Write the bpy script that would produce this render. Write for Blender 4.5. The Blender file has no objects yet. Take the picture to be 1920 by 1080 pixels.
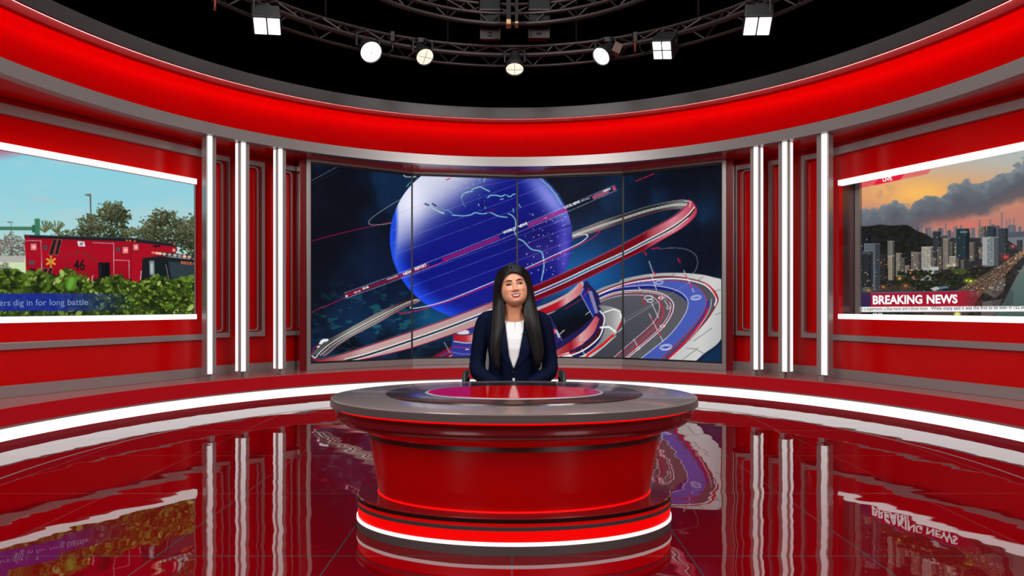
import bpy, bmesh, math, random
import numpy as np
from mathutils import Vector, Matrix
random.seed(7)
SC = bpy.context.scene
COL = SC.collection
PI = math.pi
# ------------------------------------------------------------------ frame of reference
# camera eye 1.10 m above the floor, looking along +Y; the set is a round studio about (0, CY)
EYE, F, CXP, HZ = 1.10, 1200.0, 960.0, 572.0
CY = 4.28                                   # centre of the round set

def px2(x, y, d):                           # point measured in the photo -> metres at distance d
    return ((x - CXP) * d / F, d, EYE + (HZ - y) * d / F)

def on_circle(x, R, cy=CY):                 # where the sight line through column x meets a circle (far side)
    t = (x - CXP) / F
    A, B, Cc = 1 + t * t, -2 * cy, cy * cy - R * R
    Y = (-B + math.sqrt(max(B * B - 4 * A * Cc, 0))) / (2 * A)
    return t * Y, Y

# ------------------------------------------------------------------ materials
def lin(c):
    c = np.asarray(c, float) / 255.0
    return np.where(c <= 0.04045, c / 12.92, ((c + 0.055) / 1.055) ** 2.4)

def mat(name, rgb, rough=0.5, metal=0.0, emit=None, es=1.0, coat=0.0, ior=1.5, spec=0.5, sss=0.0, noise=None, attr=None, bump=None, aniso=0.0):
    m = bpy.data.materials.new(name); m.use_nodes = True
    nt = m.node_tree; b = nt.nodes['Principled BSDF']
    col = tuple(lin(rgb)) + (1,)
    b.inputs['Base Color'].default_value = col
    b.inputs['Roughness'].default_value = rough
    b.inputs['Metallic'].default_value = metal
    b.inputs['IOR'].default_value = ior
    b.inputs['Specular IOR Level'].default_value = spec
    b.inputs['Coat Weight'].default_value = coat
    b.inputs['Coat Roughness'].default_value = 0.06
    b.inputs['Anisotropic'].default_value = aniso
    if sss:
        b.inputs['Subsurface Weight'].default_value = sss
        b.inputs['Subsurface Radius'].default_value = (0.012, 0.005, 0.003)
        b.inputs['Subsurface Scale'].default_value = 1.0
    if emit is not None:
        b.inputs['Emission Color'].default_value = tuple(lin(emit)) + (1,)
        b.inputs['Emission Strength'].default_value = es
    if attr:
        a = nt.nodes.new('ShaderNodeAttribute'); a.attribute_name = attr
        nt.links.new(a.outputs['Color'], b.inputs['Base Color'])
    if noise:                                # (scale, strength, stretch)
        tc = nt.nodes.new('ShaderNodeTexCoord'); mp = nt.nodes.new('ShaderNodeMapping')
        mp.inputs['Scale'].default_value = noise[2]
        n = nt.nodes.new('ShaderNodeTexNoise'); n.inputs['Scale'].default_value = noise[0]; n.inputs['Detail'].default_value = 5
        nt.links.new(tc.outputs['Object'], mp.inputs['Vector']); nt.links.new(mp.outputs['Vector'], n.inputs['Vector'])
        r = nt.nodes.new('ShaderNodeMapRange')
        r.inputs['To Min'].default_value = max(rough - noise[1], 0.01); r.inputs['To Max'].default_value = rough + noise[1]
        nt.links.new(n.outputs['Fac'], r.inputs['Value']); nt.links.new(r.outputs['Result'], b.inputs['Roughness'])
    if bump:                                 # (scale, strength, distance, stretch)
        tc = nt.nodes.new('ShaderNodeTexCoord'); mp = nt.nodes.new('ShaderNodeMapping')
        mp.inputs['Scale'].default_value = bump[3]
        n = nt.nodes.new('ShaderNodeTexNoise'); n.inputs['Scale'].default_value = bump[0]; n.inputs['Detail'].default_value = 3
        nt.links.new(tc.outputs['Object'], mp.inputs['Vector']); nt.links.new(mp.outputs['Vector'], n.inputs['Vector'])
        bp = nt.nodes.new('ShaderNodeBump'); bp.inputs['Strength'].default_value = bump[1]; bp.inputs['Distance'].default_value = bump[2]
        nt.links.new(n.outputs['Fac'], bp.inputs['Height']); nt.links.new(bp.outputs['Normal'], b.inputs['Normal'])
    return m

def emis(name, rgb, s):
    return mat(name, (20, 20, 20), 0.5, emit=rgb, es=s)

RED = mat('red lacquer', (208, 0, 1), 0.2, coat=0.0, spec=0.28)
REDBAND = mat('red satin band', (172, 0, 2), 0.6, spec=0.02)
REDSTEP = mat('red step paint', (196, 14, 28), 0.5, spec=0.2)
REDTOP = mat('red polished ledge', (180, 60, 60), 0.12, coat=0.5)
METAL = mat('brushed aluminium', (164, 158, 156), 0.32, metal=0.5, noise=(14, 0.03, (6, 6, .3)))
METALD = mat('brushed steel', (88, 85, 84), 0.34, metal=0.6, noise=(14, 0.03, (.5, .5, 8)))
BLACK = mat('matt black', (6, 6, 6), 0.6, spec=0.3)
VOID = mat('black drape', (1, 1, 1), 1.0, spec=0.0)
BEZEL = mat('black bezel', (22, 21, 20), 0.45)
LED = emis('white led', (255, 252, 251), 1.03)
LEDSTEP = emis('white step light', (255, 252, 251), 1.03)
REDLED = emis('red led', (255, 0, 4), 1.0)
COVE = emis('red cove led', (255, 3, 3), 17.0)
LAMP = emis('lamp glow', (255, 250, 244), 3.0)
LAMPW = emis('warm lamp glow', (255, 236, 214), 1.15)

# ------------------------------------------------------------------ objects
def tag(o, label=None, cat=None, group=None, kind=None):
    if label: o['label'] = label
    if cat: o['category'] = cat
    if group: o['group'] = group
    if kind: o['kind'] = kind
    return o

def thing(name, label, cat, loc=(0, 0, 0), group=None):
    o = bpy.data.objects.new(name, None); COL.objects.link(o)
    o.empty_display_size = 0.1
    o.location = loc
    return tag(o, label, cat, group)

def wloc(o):
    v = Vector((0, 0, 0))
    while o is not None:
        v += o.location; o = o.parent
    return v

def link(name, me, m, parent=None, smooth=False, label=None, sharp=None):
    o = bpy.data.objects.new(name, me); COL.objects.link(o)
    if m is not None: me.materials.append(m)
    if parent is not None:
        o.parent = parent; o.location = -wloc(parent)
    if smooth:
        me.polygons.foreach_set('use_smooth', [True] * len(me.polygons))
        if sharp: me.set_sharp_from_angle(angle=math.radians(sharp))
    if label: o['label'] = label
    return o

def mesh(name, V, Fc, m, parent=None, smooth=False, label=None, sharp=None):
    me = bpy.data.meshes.new(name)
    me.from_pydata([tuple(v) for v in V], [], [tuple(f) for f in Fc]); me.update()
    bm = bmesh.new(); bm.from_mesh(me); bmesh.ops.recalc_face_normals(bm, faces=bm.faces); bm.to_mesh(me); bm.free()
    return link(name, me, m, parent, smooth, label, sharp)

class MB:                                    # collects shapes into one mesh
    def __init__(s): s.V = []; s.F = []
    def add(s, V, Fc):
        n = len(s.V); s.V += [tuple(v) for v in V]; s.F += [tuple(i + n for i in f) for f in Fc]; return s
    def box(s, c, u, v, w):                  # centre and three half vectors
        c, u, v, w = map(Vector, (c, u, v, w)); P = []
        for k in (-1, 1):
            for j in (-1, 1):
                for i in (-1, 1): P.append(c + u * i + v * j + w * k)
        return s.add(P, [(0, 2, 3, 1), (4, 5, 7, 6), (0, 1, 5, 4), (2, 6, 7, 3), (0, 4, 6, 2), (1, 3, 7, 5)])
    def bbox(s, x0, x1, y0, y1, z0, z1):
        return s.box(((x0 + x1) / 2, (y0 + y1) / 2, (z0 + z1) / 2), ((x1 - x0) / 2, 0, 0), (0, (y1 - y0) / 2, 0), (0, 0, (z1 - z0) / 2))
    def tube(s, pts, r, n=8, cap=True, flat=1.0, up=None):   # r: number or per-point list
        pts = [Vector(p) for p in pts]; m = len(pts)
        rs = r if hasattr(r, '__len__') else [r] * m
        V = []; N = None
        for i, p in enumerate(pts):
            t = (pts[min(i + 1, m - 1)] - pts[max(i - 1, 0)])
            t = t.normalized() if t.length > 1e-9 else Vector((0, 0, 1))
            if N is None:
                a = Vector(up) if up else (Vector((0, 0, 1)) if abs(t.z) < 0.9 else Vector((1, 0, 0)))
                N = a
            N = (N - t * N.dot(t)); N = N.normalized() if N.length > 1e-6 else t.orthogonal().normalized()
            B = t.cross(N)
            for k in range(n):
                a = 2 * PI * k / n
                V.append(p + (N * math.cos(a) * flat + B * math.sin(a)) * rs[i])
        Fc = [(i * n + k, i * n + (k + 1) % n, (i + 1) * n + (k + 1) % n, (i + 1) * n + k) for i in range(m - 1) for k in range(n)]
        if cap: Fc += [tuple(range(n - 1, -1, -1)), tuple(range((m - 1) * n, m * n))]
        return s.add(V, Fc)
    def lathe(s, prof, n=24, M=None, cap=True):   # prof (r, h) about z, moved by matrix M
        V = []
        for r, h in prof:
            for k in range(n):
                a = 2 * PI * k / n; p = Vector((r * math.cos(a), r * math.sin(a), h)); V.append(M @ p if M else p)
        m = len(prof)
        Fc = [(i * n + k, i * n + (k + 1) % n, (i + 1) * n + (k + 1) % n, (i + 1) * n + k) for i in range(m - 1) for k in range(n)]
        if cap: Fc += [tuple(range(n - 1, -1, -1)), tuple(range((m - 1) * n, m * n))]
        return s.add(V, Fc)
    def sphere(s, c, r, n=12, sc=(1, 1, 1)):
        c = Vector(c); V = []; Fc = []
        for i in range(n + 1):
            th = PI * i / n
            for k in range(2 * n):
                a = PI * k / n
                V.append((c.x + r * sc[0] * math.sin(th) * math.cos(a), c.y + r * sc[1] * math.sin(th) * math.sin(a), c.z + r * sc[2] * math.cos(th)))
        for i in range(n):
            for k in range(2 * n):
                Fc.append((i * 2 * n + k, i * 2 * n + (k + 1) % (2 * n), (i + 1) * 2 * n + (k + 1) % (2 * n), (i + 1) * 2 * n + k))
        return s.add(V, Fc)
    def build(s, name, m, parent=None, smooth=False, label=None, sharp=None):
        return mesh(name, s.V, s.F, m, parent, smooth, label, sharp)

def bevel(o, w=0.004, seg=2):
    md = o.modifiers.new('edge', 'BEVEL'); md.width = w; md.segments = seg; md.limit_method = 'ANGLE'; md.angle_limit = math.radians(40)
    return o

def pol(R, ph, z=0.0, cy=CY):
    return (R * math.sin(ph), cy + R * math.cos(ph), z)

def sweep(prof, p0, p1, n, cy=CY, closed=True):   # profile (r, z) swept about the set centre, angles from the back
    V = []; m = len(prof)
    for i in range(n + 1):
        ph = p0 + (p1 - p0) * i / n
        for r, z in prof: V.append(pol(r, ph, z, cy))
    Fc = []; kk = m if closed else m - 1
    for i in range(n):
        for k in range(kk):
            Fc.append((i * m + k, i * m + (k + 1) % m, (i + 1) * m + (k + 1) % m, (i + 1) * m + k))
    if closed: Fc += [tuple(range(m)), tuple(range(n * m + m - 1, n * m - 1, -1))]
    return V, Fc

def catmull(P, n=8):
    P = [np.asarray(p, float) for p in P]; out = []
    Q = [2 * P[0] - P[1]] + P + [2 * P[-1] - P[-2]]
    for i in range(1, len(Q) - 2):
        for k in range(n):
            t = k / n; a, b, c, d = Q[i - 1], Q[i], Q[i + 1], Q[i + 2]
            out.append(0.5 * ((2 * b) + (c - a) * t + (2 * a - 5 * b + 4 * c - d) * t * t + (3 * b - a - 3 * c + d) * t ** 3))
    out.append(P[-1]); return np.array(out)
# ================================================================== THE SETTING
A1 = math.radians(122)
def struct(name, VF, m, smooth=True, parent=None, sharp=30):
    o = mesh(name, VF[0], VF[1], m, parent, smooth, None, sharp)
    if parent is None: o['kind'] = 'structure'
    return o

# floor: polished red tiles with dark joints
fm = bpy.data.materials.new('polished red floor'); fm.use_nodes = True
nt = fm.node_tree; bs = nt.nodes['Principled BSDF']
N = nt.nodes.new; L = nt.links.new
tc = N('ShaderNodeTexCoord'); sx = N('ShaderNodeSeparateXYZ'); L(tc.outputs['Object'], sx.inputs[0])
def M(op, a, b=None, c=None):
    n = N('ShaderNodeMath'); n.operation = op
    for i, v in enumerate((a, b, c)):
        if v is None: continue
        if isinstance(v, (int, float)): n.inputs[i].default_value = v
        else: L(v, n.inputs[i])
    return n.outputs[0]
gx = M('ABSOLUTE', M('SUBTRACT', M('FRACT', M('ADD', M('DIVIDE', sx.outputs[0], 0.78), 100.5)), 0.5))
gy = M('ABSOLUTE', M('SUBTRACT', M('FRACT', M('ADD', M('DIVIDE', sx.outputs[1], 0.935), 100.5)), 0.5))
jx = M('LESS_THAN', gx, 0.0048); jy = M('LESS_THAN', gy, 0.0042)
dx = M('SUBTRACT', sx.outputs[1], CY)
rad = M('SQRT', M('ADD', M('MULTIPLY', sx.outputs[0], sx.outputs[0]), M('MULTIPLY', dx, dx)))
inside = M('LESS_THAN', rad, 3.25)
joint = M('MULTIPLY', M('MAXIMUM', jx, jy), inside)
mx = N('ShaderNodeMix'); mx.data_type = 'RGBA'; L(joint, mx.inputs['Factor'])
mx.inputs['A'].default_value = tuple(lin((112, 0, 10))) + (1,); mx.inputs['B'].default_value = tuple(lin((70, 62, 66))) + (1,)
L(mx.outputs['Result'], bs.inputs['Base Color'])
bs.inputs['Roughness'].default_value = 0.02; bs.inputs['IOR'].default_value = 1.5
bs.inputs['Coat Weight'].default_value = 0.68; bs.inputs['Coat IOR'].default_value = 1.9; bs.inputs['Specular IOR Level'].default_value = 0.1; bs.inputs['Coat Roughness'].default_value = 0.0
nz = N('ShaderNodeTexNoise'); nz.inputs['Scale'].default_value = 2.2; nz.inputs['Detail'].default_value = 1.5
mp = N('ShaderNodeMapping'); mp.inputs['Scale'].default_value = (1.0, 1.6, 1); L(tc.outputs['Object'], mp.inputs['Vector']); L(mp.outputs['Vector'], nz.inputs['Vector'])
hgt = M('SUBTRACT', nz.outputs['Fac'], M('MULTIPLY', joint, 0.3))
bp = N('ShaderNodeBump'); bp.inputs['Strength'].default_value = 0.10; bp.inputs['Distance'].default_value = 0.02
L(hgt, bp.inputs['Height']); L(bp.outputs['Normal'], bs.inputs['Normal']); L(bp.outputs['Normal'], bs.inputs['Coat Normal'])
fl = MB().bbox(-9, 9, -4, 12, -0.06, 0).build('floor', fm); fl['kind'] = 'structure'
struct('trim_1', sweep([(3.243, 0.0), (3.257, 0.0), (3.257, 0.0016), (3.243, 0.0016)], -A1, A1, 160), METAL)

# dark studio shell
cl = MB().bbox(-9, 9, -4, 12, 6.6, 6.7).build('ceiling', VOID); cl['kind'] = 'structure'
for nm, b in (('wall_back', (-9, 9, 11.9, 12, 0, 6.6)), ('wall_front', (-9, 9, -4, -3.9, 0, 6.6))):
    o = MB().bbox(*b).build(nm, VOID); o['kind'] = 'structure'
for nm, b in (('wall_west', (-9, -8.9, -3.9, 11.9, 0, 6.6)), ('wall_east', (8.9, 9, -3.9, 11.9, 0, 6.6))):
    o = MB().bbox(*b).build(nm, VOID); o['kind'] = 'structure'

# raised step round the set: dark red plinth, white light band, red riser, polished ledge
ZP = 0.29
PTOP = mat('polished rose ledge', (196, 116, 114), 0.18, coat=0.3)
struct('trim_2', sweep([(4.0, 0.0), (4.2, 0.0), (4.2, 0.042), (4.0, 0.042)], -A1, A1, 120), mat('dark red plinth', (150, 40, 48), 0.25, coat=0.3))
struct('platform', sweep([(4.03, 0.043), (6.2, 0.043), (6.2, ZP), (4.03, ZP), (4.03, 0.145)], -A1, A1, 120), REDSTEP)
struct('trim_3', sweep([(4.035, ZP), (6.2, ZP), (6.2, ZP + 0.004), (4.035, ZP + 0.004)], -A1, A1, 120), PTOP)
st = mesh('step_light', *sweep([(3.995, 0.044), (4.028, 0.044), (4.028, 0.14), (3.995, 0.14)], -A1, A1, 120), LEDSTEP, None, True, None, 30)
tag(st, 'continuous glowing white light band curving along the foot of the red step', 'light')
struct('trim_4', sweep([(3.99, 0.141), (4.028, 0.141), (4.028, 0.152), (3.99, 0.152)], -A1, A1, 120), METAL)

# walls: red curved back wall, flat red side walls
ZW = ZP + 0.004; ZC = 2.894
PB = math.radians(49)
struct('wall_rear', sweep([(4.66, ZW), (4.74, ZW), (4.74, ZC), (4.66, ZC)], -PB, PB, 64), RED)
struct('baseboard_rear', sweep([(4.625, ZW), (4.659, ZW), (4.659, 0.40), (4.625, 0.40)], -PB, PB, 64), METAL)

SIDES = {}
for sgn, nm, P0, P1 in ((-1, 'left', (-3.48, 7.20), (-4.42, 5.52)), (1, 'right', (3.573, 7.147), (4.32, 5.40))):
    P0 = np.array(P0); P1 = np.array(P1); u = (P1 - P0) / np.linalg.norm(P1 - P0)
    n = np.array((u[1], -u[0])) * (1 if sgn < 0 else -1)      # outward, away from the room
    if n[0] * sgn < 0: n = -n
    SIDES[nm] = (P0, u, n)
def wp(nm, s, z, off=0.0):                   # point on a side wall: s metres along, off into the room
    P0, u, n = SIDES[nm]; p = P0 + u * s - n * off
    return (p[0], p[1], z)
def wbox(mb, nm, s0, s1, z0, z1, o0, o1):    # box lying on a side wall
    P0, u, n = SIDES[nm]
    c = wp(nm, (s0 + s1) / 2, (z0 + z1) / 2, (o0 + o1) / 2)
    return mb.box(c, (u[0] * (s1 - s0) / 2, u[1] * (s1 - s0) / 2, 0), (n[0] * (o1 - o0) / 2, n[1] * (o1 - o0) / 2, 0), (0, 0, (z1 - z0) / 2))
def wpx(nm, x):                              # distance along a side wall of the photo column x
    P0, u, n = SIDES[nm]; t = (x - CXP) / F
    return (t * P0[1] - P0[0]) / (u[0] - t * u[1])

SL = 4.2
wbox(MB(), 'left', -0.06, SL, ZW, ZC, -0.10, 0).build('wall_left', RED)['kind'] = 'structure'
rw = MB()                                     # the right wall has an opening for the sunk screen
so0, so1, oz0, oz1 = wpx('right', 1573), wpx('right', 1573) + 2.55, 0.95, 2.475
wbox(rw, 'right', -0.06, so0, ZW, ZC, -0.06, 0); wbox(rw, 'right', so1, SL, ZW, ZC, -0.06, 0)
wbox(rw, 'right', so0, so1, ZW, oz0, -0.06, 0); wbox(rw, 'right', so0, so1, oz1, ZC, -0.06, 0)
rw.build('wall_right', RED)['kind'] = 'structure'
k = 5
for nm in ('left', 'right'):
    bevel(wbox(MB(), nm, -0.06, SL, ZW, 0.40, 0.001, 0.03).build('baseboard_' + nm, METAL), 0.004)['kind'] = 'structure'
    bevel(wbox(MB(), nm, -0.03, SL, 0.71, 0.775, 0.001, 0.035).build('trim_%d' % k, METAL), 0.006)['kind'] = 'structure'; k += 1
    bevel(wbox(MB(), nm, -0.03, SL, 2.75, 2.835, 0.001, 0.06).build('trim_%d' % k, METAL), 0.006)['kind'] = 'structure'; k += 1

# cornice: lower metal fascia, red lit band, upper metal fascia with its soffit
A2 = math.radians(118)
struct('trim_9', sweep([(4.0, ZC), (4.115, ZC), (4.115, 3.015), (4.0, 3.015)], -A2, A2, 140), METAL)
struct('trim_10', sweep([(4.116, ZC), (6.2, ZC), (6.2, ZC + 0.025), (4.116, ZC + 0.025)], -A2, A2, 120), RED)
struct('wall_cornice', sweep([(4.40, 2.925), (4.48, 2.925), (4.48, 3.62), (4.40, 3.62)], -A2, A2, 140), REDBAND)
SOFF = mat('rose gloss soffit', (248, 168, 168), 0.35)
struct('trim_11', sweep([(4.0, 3.515), (4.03, 3.515), (4.03, 3.653), (4.0, 3.653)], -A2, A2, 140), METALD)
struct('trim_12', sweep([(4.031, 3.530), (4.205, 3.522), (4.205, 3.545), (4.031, 3.545)], -A2, A2, 140), SOFF)
struct('trim_13', sweep([(4.206, 3.497), (4.214, 3.497), (4.214, 3.55), (4.206, 3.55)], -A2, A2, 140), REDBAND)
cv = mesh('cove_light', *sweep([(4.218, 3.51), (4.232, 3.51), (4.232, 3.54), (4.218, 3.54)], -A2, A2, 140), COVE, None, False)
cw = mesh('soffit_fill', *sweep([(4.031, 3.5165), (4.036, 3.5165), (4.036, 3.524), (4.031, 3.524)], -A2, A2, 140), emis('added soffit glow', (255, 225, 220), 9.0), None, False)  # glowing white strip added to brighten the rose soffit
tag(cw, 'hairline white glow added along the inner lower edge of the top metal ring to brighten the soffit', 'light')
tag(cv, 'thin red light line hidden behind the rim above the red cornice band', 'light')

# ================================================================== LIGHT COLUMNS
def column(x0, x1, x_led0, x_led1, second, side, label):
    xc = (x0 + x1) / 2 - side * 2.6; X, Y = on_circle(xc, 4.03 + 0.05); ph = math.atan2(X, Y - CY)
    rr = np.array((math.sin(ph), math.cos(ph))); tt = np.array((math.cos(ph), -math.sin(ph)))    # outward, to the right
    wdt = 0.105 * (x1 - x0) / 24.0; dep = 0.10
    c0 = np.array((X, Y)) + rr * 0.03
    root = thing('light_column', label, 'light column', (c0[0], c0[1], ZW), 'white lit metal columns between the screens')
    def bx(name, t0, t1, r0, r1, z0, z1, m, bv=0.003):
        c = c0 + tt * (t0 + t1) / 2 + rr * (r0 + r1) / 2
        o = MB().box((c[0], c[1], (z0 + z1) / 2), (tt[0] * (t1 - t0) / 2, tt[1] * (t1 - t0) / 2, 0), (rr[0] * (r1 - r0) / 2, rr[1] * (r1 - r0) / 2, 0), (0, 0, (z1 - z0) / 2)).build(name, m, root)
        return bevel(o, bv) if bv else o
    h = wdt / 2
    bx('column_body', -h, h, -dep / 2, dep / 2, ZW + 0.07, ZC - 0.001, METAL)
    bx('foot', -h * 0.1 if side < 0 else -h * 0.8, h * 0.8 if side < 0 else h * 0.1, -dep * 0.45, dep * 0.4, ZW, ZW + 0.069, METAL)
    lw = wdt * 0.46
    tc_ = -wdt * 0.17 if side < 0 else wdt * 0.17
    bx('light_strip', tc_ - lw / 2, tc_ + lw / 2, -dep / 2 - 0.012, -dep / 2 - 0.0005, ZW + 0.075, ZC - 0.004, LED, 0.002)
    if second:
        ts = side * (h + 0.0065)
        bx('light_strip', ts - 0.006, ts + 0.006, dep * 0.04, dep * 0.46, ZW + 0.075, ZC - 0.004, LED, 0.002)
    return root
column(380, 404, 387, 398, False, -1, 'tall metal light column nearest the ambulance screen, one white strip')
column(443, 467, 453, 461, True, -1, 'middle of the three metal light columns beside the ambulance screen, two white strips')
column(513, 536, 523, 530, True, -1, 'metal light column just left of the globe video wall, two white strips')
column(1407, 1430, 1414, 1421, True, 1, 'metal light column just right of the globe video wall, two white strips')
column(1460, 1485, 1467, 1475, True, 1, 'middle of the three metal light columns beside the skyline screen, two white strips')
column(1532, 1561, 1543, 1553, False, 1, 'widest metal light column nearest the skyline screen, one white strip')

# ================================================================== METAL WALL FRAMES behind the columns
def wall_frame(xa, xb, label, thin=False):
    R = 4.60; Xa, Ya = on_circle(xa, R); Xb, Yb = on_circle(xb, R)
    a, b = np.array((Xa, Ya)), np.array((Xb, Yb)); u = (b - a) / np.linalg.norm(b - a); w = np.linalg.norm(b - a)
    n = np.array((-u[1], u[0])); n = n if n[1] > 0 else -n
    root = thing('wall_frame', label, 'wall frame', ((Xa + Xb) / 2, (Ya + Yb) / 2, 0.725), 'metal frames behind the light columns')
    z0, z1, t = 0.725, 2.825, 0.055; tx = .014 if thin else .036
    def rr_loop(s0, s1, za, zb, r):
        out = []
        for cx, cz, a0 in ((s1 - r, zb - r, 0), (s0 + r, zb - r, 90), (s0 + r, za + r, 180), (s1 - r, za + r, 270)):
            for i in range(7):
                an = math.radians(a0 + 15 * i); out.append((cx + r * math.cos(an), cz + r * math.sin(an)))
        return out
    def ring(name, o, i, d0, d1, m):
        V = []
        for lp, d in ((o, d0), (i, d0), (i, d1), (o, d1)):
            for s, z in lp: p = a + u * s - n * d; V.append((p[0], p[1], z))
        k = len(o); Fc = [(q * k + j, q * k + (j + 1) % k, ((q + 1) % 4) * k + (j + 1) % k, ((q + 1) % 4) * k + j) for q in range(4) for j in range(k)]
        return mesh(name, V, Fc, m, root, True, None, 40)
    ring('outer_frame', rr_loop(0, w, z0, z1, 0.006), rr_loop(tx, w - tx, z0 + t, z1 - t, 0.012 if thin else 0.03), -0.045, 0.03, METAL)
    if thin or xa < 960: ring('inner_trim', rr_loop(t + .012, w - t - .012, z0 + t + .01, z1 - t - .01, 0.045), rr_loop(t + .026, w - t - .026, z0 + t + .024, z1 - t - .024, 0.035), -0.04, 0.0, METAL)
wall_frame(384, 429, 'metal wall frame behind the column nearest the ambulance screen', True)
wall_frame(447, 495, 'metal wall frame behind the middle column beside the ambulance screen')
wall_frame(517, 558, 'metal wall frame between the globe video wall and its left column', True)
wall_frame(1381, 1427, 'metal wall frame between the globe video wall and its right column', True)
wall_frame(1442, 1482, 'metal wall frame behind the middle column beside the skyline screen')
wall_frame(1504, 1558, 'metal wall frame behind the column nearest the skyline screen')
# ================================================================== NEWS DESK
DX = 4.0 * 3.1 / F
desk = thing('news_desk', 'oval red and grey news desk with glowing bands in the middle of the floor', 'desk', (DX, 3.12, 0))
TOPM = mat('satin grey desk top', (122, 112, 110), 0.17, coat=0.35, spec=0.5)
RIMM = mat('grey desk rim', (84, 76, 76), 0.36, metal=0.2)
DISC = mat('dark glass disc', (50, 41, 40), 0.2, coat=0.3)
REDGLASS = mat('red glass', (150, 4, 4), 0.08, coat=0.0, emit=(255, 0, 0), es=0.14)
TIER = mat('dark red gloss tier', (112, 24, 30), 0.2, coat=0.4)
BODY = mat('red gloss desk body', (212, 0, 1), 0.28, coat=0.04, spec=0.22)
BASETOP = mat('dark red mirror ledge', (120, 22, 26), 0.10, coat=0.6)
CHROME = mat('dark polished metal', (70, 66, 66), 0.16, metal=0.9)
LINER = mat('grey metal line', (92, 96, 98), 0.3, metal=0.7)
def ell(name, rings, m, top=True, bottom=True, n=128, sharp=30, parent=None):
    V = []
    for z, yc, a, b in rings:
        for k in range(n):
            an = 2 * PI * k / n; V.append((DX + a * math.cos(an), yc + b * math.sin(an), z))
    q = len(rings); Fc = [(i * n + k, i * n + (k + 1) % n, (i + 1) * n + (k + 1) % n, (i + 1) * n + k) for i in range(q - 1) for k in range(n)]
    if bottom: Fc.append(tuple(range(n)))
    if top: Fc.append(tuple(range((q - 1) * n, q * n)))
    return mesh(name, V, Fc, m, parent or desk, True, None, sharp)
TZ = 0.67; TC = 3.08
ell('desk_top', [(TZ - .0385, TC, .866, .555), (TZ - .036, TC, .869, .558), (TZ - .004, TC, .869, .558), (TZ - .0012, TC, .867, .556), (TZ, TC, .862, .551)], TOPM)
ell('rim', [(TZ - .037, TC, .8715, .5605), (TZ - .006, TC, .8715, .5605)], RIMM, False, False)
ell('raised_disc', [(TZ + .0002, TC + .03, .622, .385), (TZ + .006, TC + .03, .620, .383), (TZ + .008, TC + .03, .614, .377)], DISC)
ell('inlay_ring', [(TZ + .0082, TC + .02, .431, .241), (TZ + .0105, TC + .02, .428, .238)], mat('pale metal ring', (160, 166, 176), .35, metal=.2))
ell('glass_inlay', [(TZ + .0106, TC + .02, .416, .226), (TZ + .0125, TC + .02, .413, .223)], REDGLASS)
ell('glow_line', [(.619, 3.09, .848, .535), (.631, 3.09, .848, .535)], REDLED)
ell('upper_tier', [(.572, 3.10, .850, .530), (.578, 3.10, .854, .534), (.615, 3.10, .856, .537), (.6185, 3.10, .853, .534)], TIER)
ell('lower_tier', [(.535, 3.11, .795, .478), (.541, 3.11, .815, .495), (.556, 3.11, .836, .515), (.5715, 3.10, .842, .521)], TIER)
ell('neck', [(.499, 3.12, .712, .42), (.534, 3.12, .76, .45)], REDGLASS)
ell('collar', [(.476, 3.12, .706, .412), (.498, 3.12, .712, .417)], LINER)
rg = []
for i in range(13):
    t = i / 12; e = t ** 1.35
    rg.append((.165 + (.475 - .165) * t, 3.28 - .16 * t, .690 + .012 * e, .395 + .012 * e))
ell('desk_body', rg, BODY)
ell('foot_glow_line', [(.1645, 3.28, .6925, .3975), (.1662, 3.28, .6925, .3975)], emis('red foot light', (255, 0, 1), 8.0))
BC = 3.25
ell('base_ledge', [(.143, BC, .790, .445), (.160, BC, .790, .445), (.164, BC, .784, .439)], BASETOP)
ell('base_rim', [(.142, BC, .793, .448), (.1595, BC, .793, .448)], CHROME, False, False)
ell('base_glow_line', [(.124, BC, .785, .440), (.142, BC, .785, .440)], mat('red lit line', (80, 0, 0), .3, emit=(255, 0, 0), es=0.45))
ell('base_metal_line', [(.108, BC, .791, .446), (.1235, BC, .791, .446)], LINER)
ell('base_glow_band', [(.057, BC, .786, .441), (.1075, BC, .786, .441)], mat('red lit band', (80, 0, 0), .3, emit=(255, 0, 0), es=0.85))
ell('light_ring', [(.041, BC, .792, .447), (.0565, BC, .792, .447)], LED)
ell('base_plinth', [(.0, BC, .790, .445), (.0405, BC, .792, .447)], RIMM)

# ================================================================== OFFICE CHAIR
CHX = 0.012; CHY = 4.02
chair = thing('office_chair', 'dark office chair the presenter sits on, armrests showing above the desk edge', 'chair', (CHX, CHY, 0))
CHM = mat('charcoal plastic', (44, 47, 50), 0.42); CHG = mat('pale grey mesh fabric', (150, 148, 146), 0.8)
CHD = mat('black seat fabric', (18, 18, 20), 0.85)
def rslab(c, hx, hy, hz, r=0.03, n=6):
    V = []; loops = []
    for dz, ins in ((-hz, .012), (-hz + .012, 0), (hz - .012, 0), (hz, .012)):
        for cx, cy, a0 in ((hx - r, hy - r, 0), (-hx + r, hy - r, 90), (-hx + r, -hy + r, 180), (hx - r, -hy + r, 270)):
            for i in range(n):
                a = math.radians(a0 + 90 * i / (n - 1)); V.append((c[0] + cx + (r - ins) * math.cos(a), c[1] + cy + (r - ins) * math.sin(a), c[2] + dz))
    k = 4 * n; Fc = [(q * k + j, q * k + (j + 1) % k, (q + 1) * k + (j + 1) % k, (q + 1) * k + j) for q in range(3) for j in range(k)]
    return V, Fc + [tuple(range(k)), tuple(range(3 * k, 4 * k))]
mesh('seat', *rslab((CHX, CHY - .02, .435), .25, .235, .035, .09), CHD, chair, True, None, 50)
V = []; nn = 14
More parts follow.
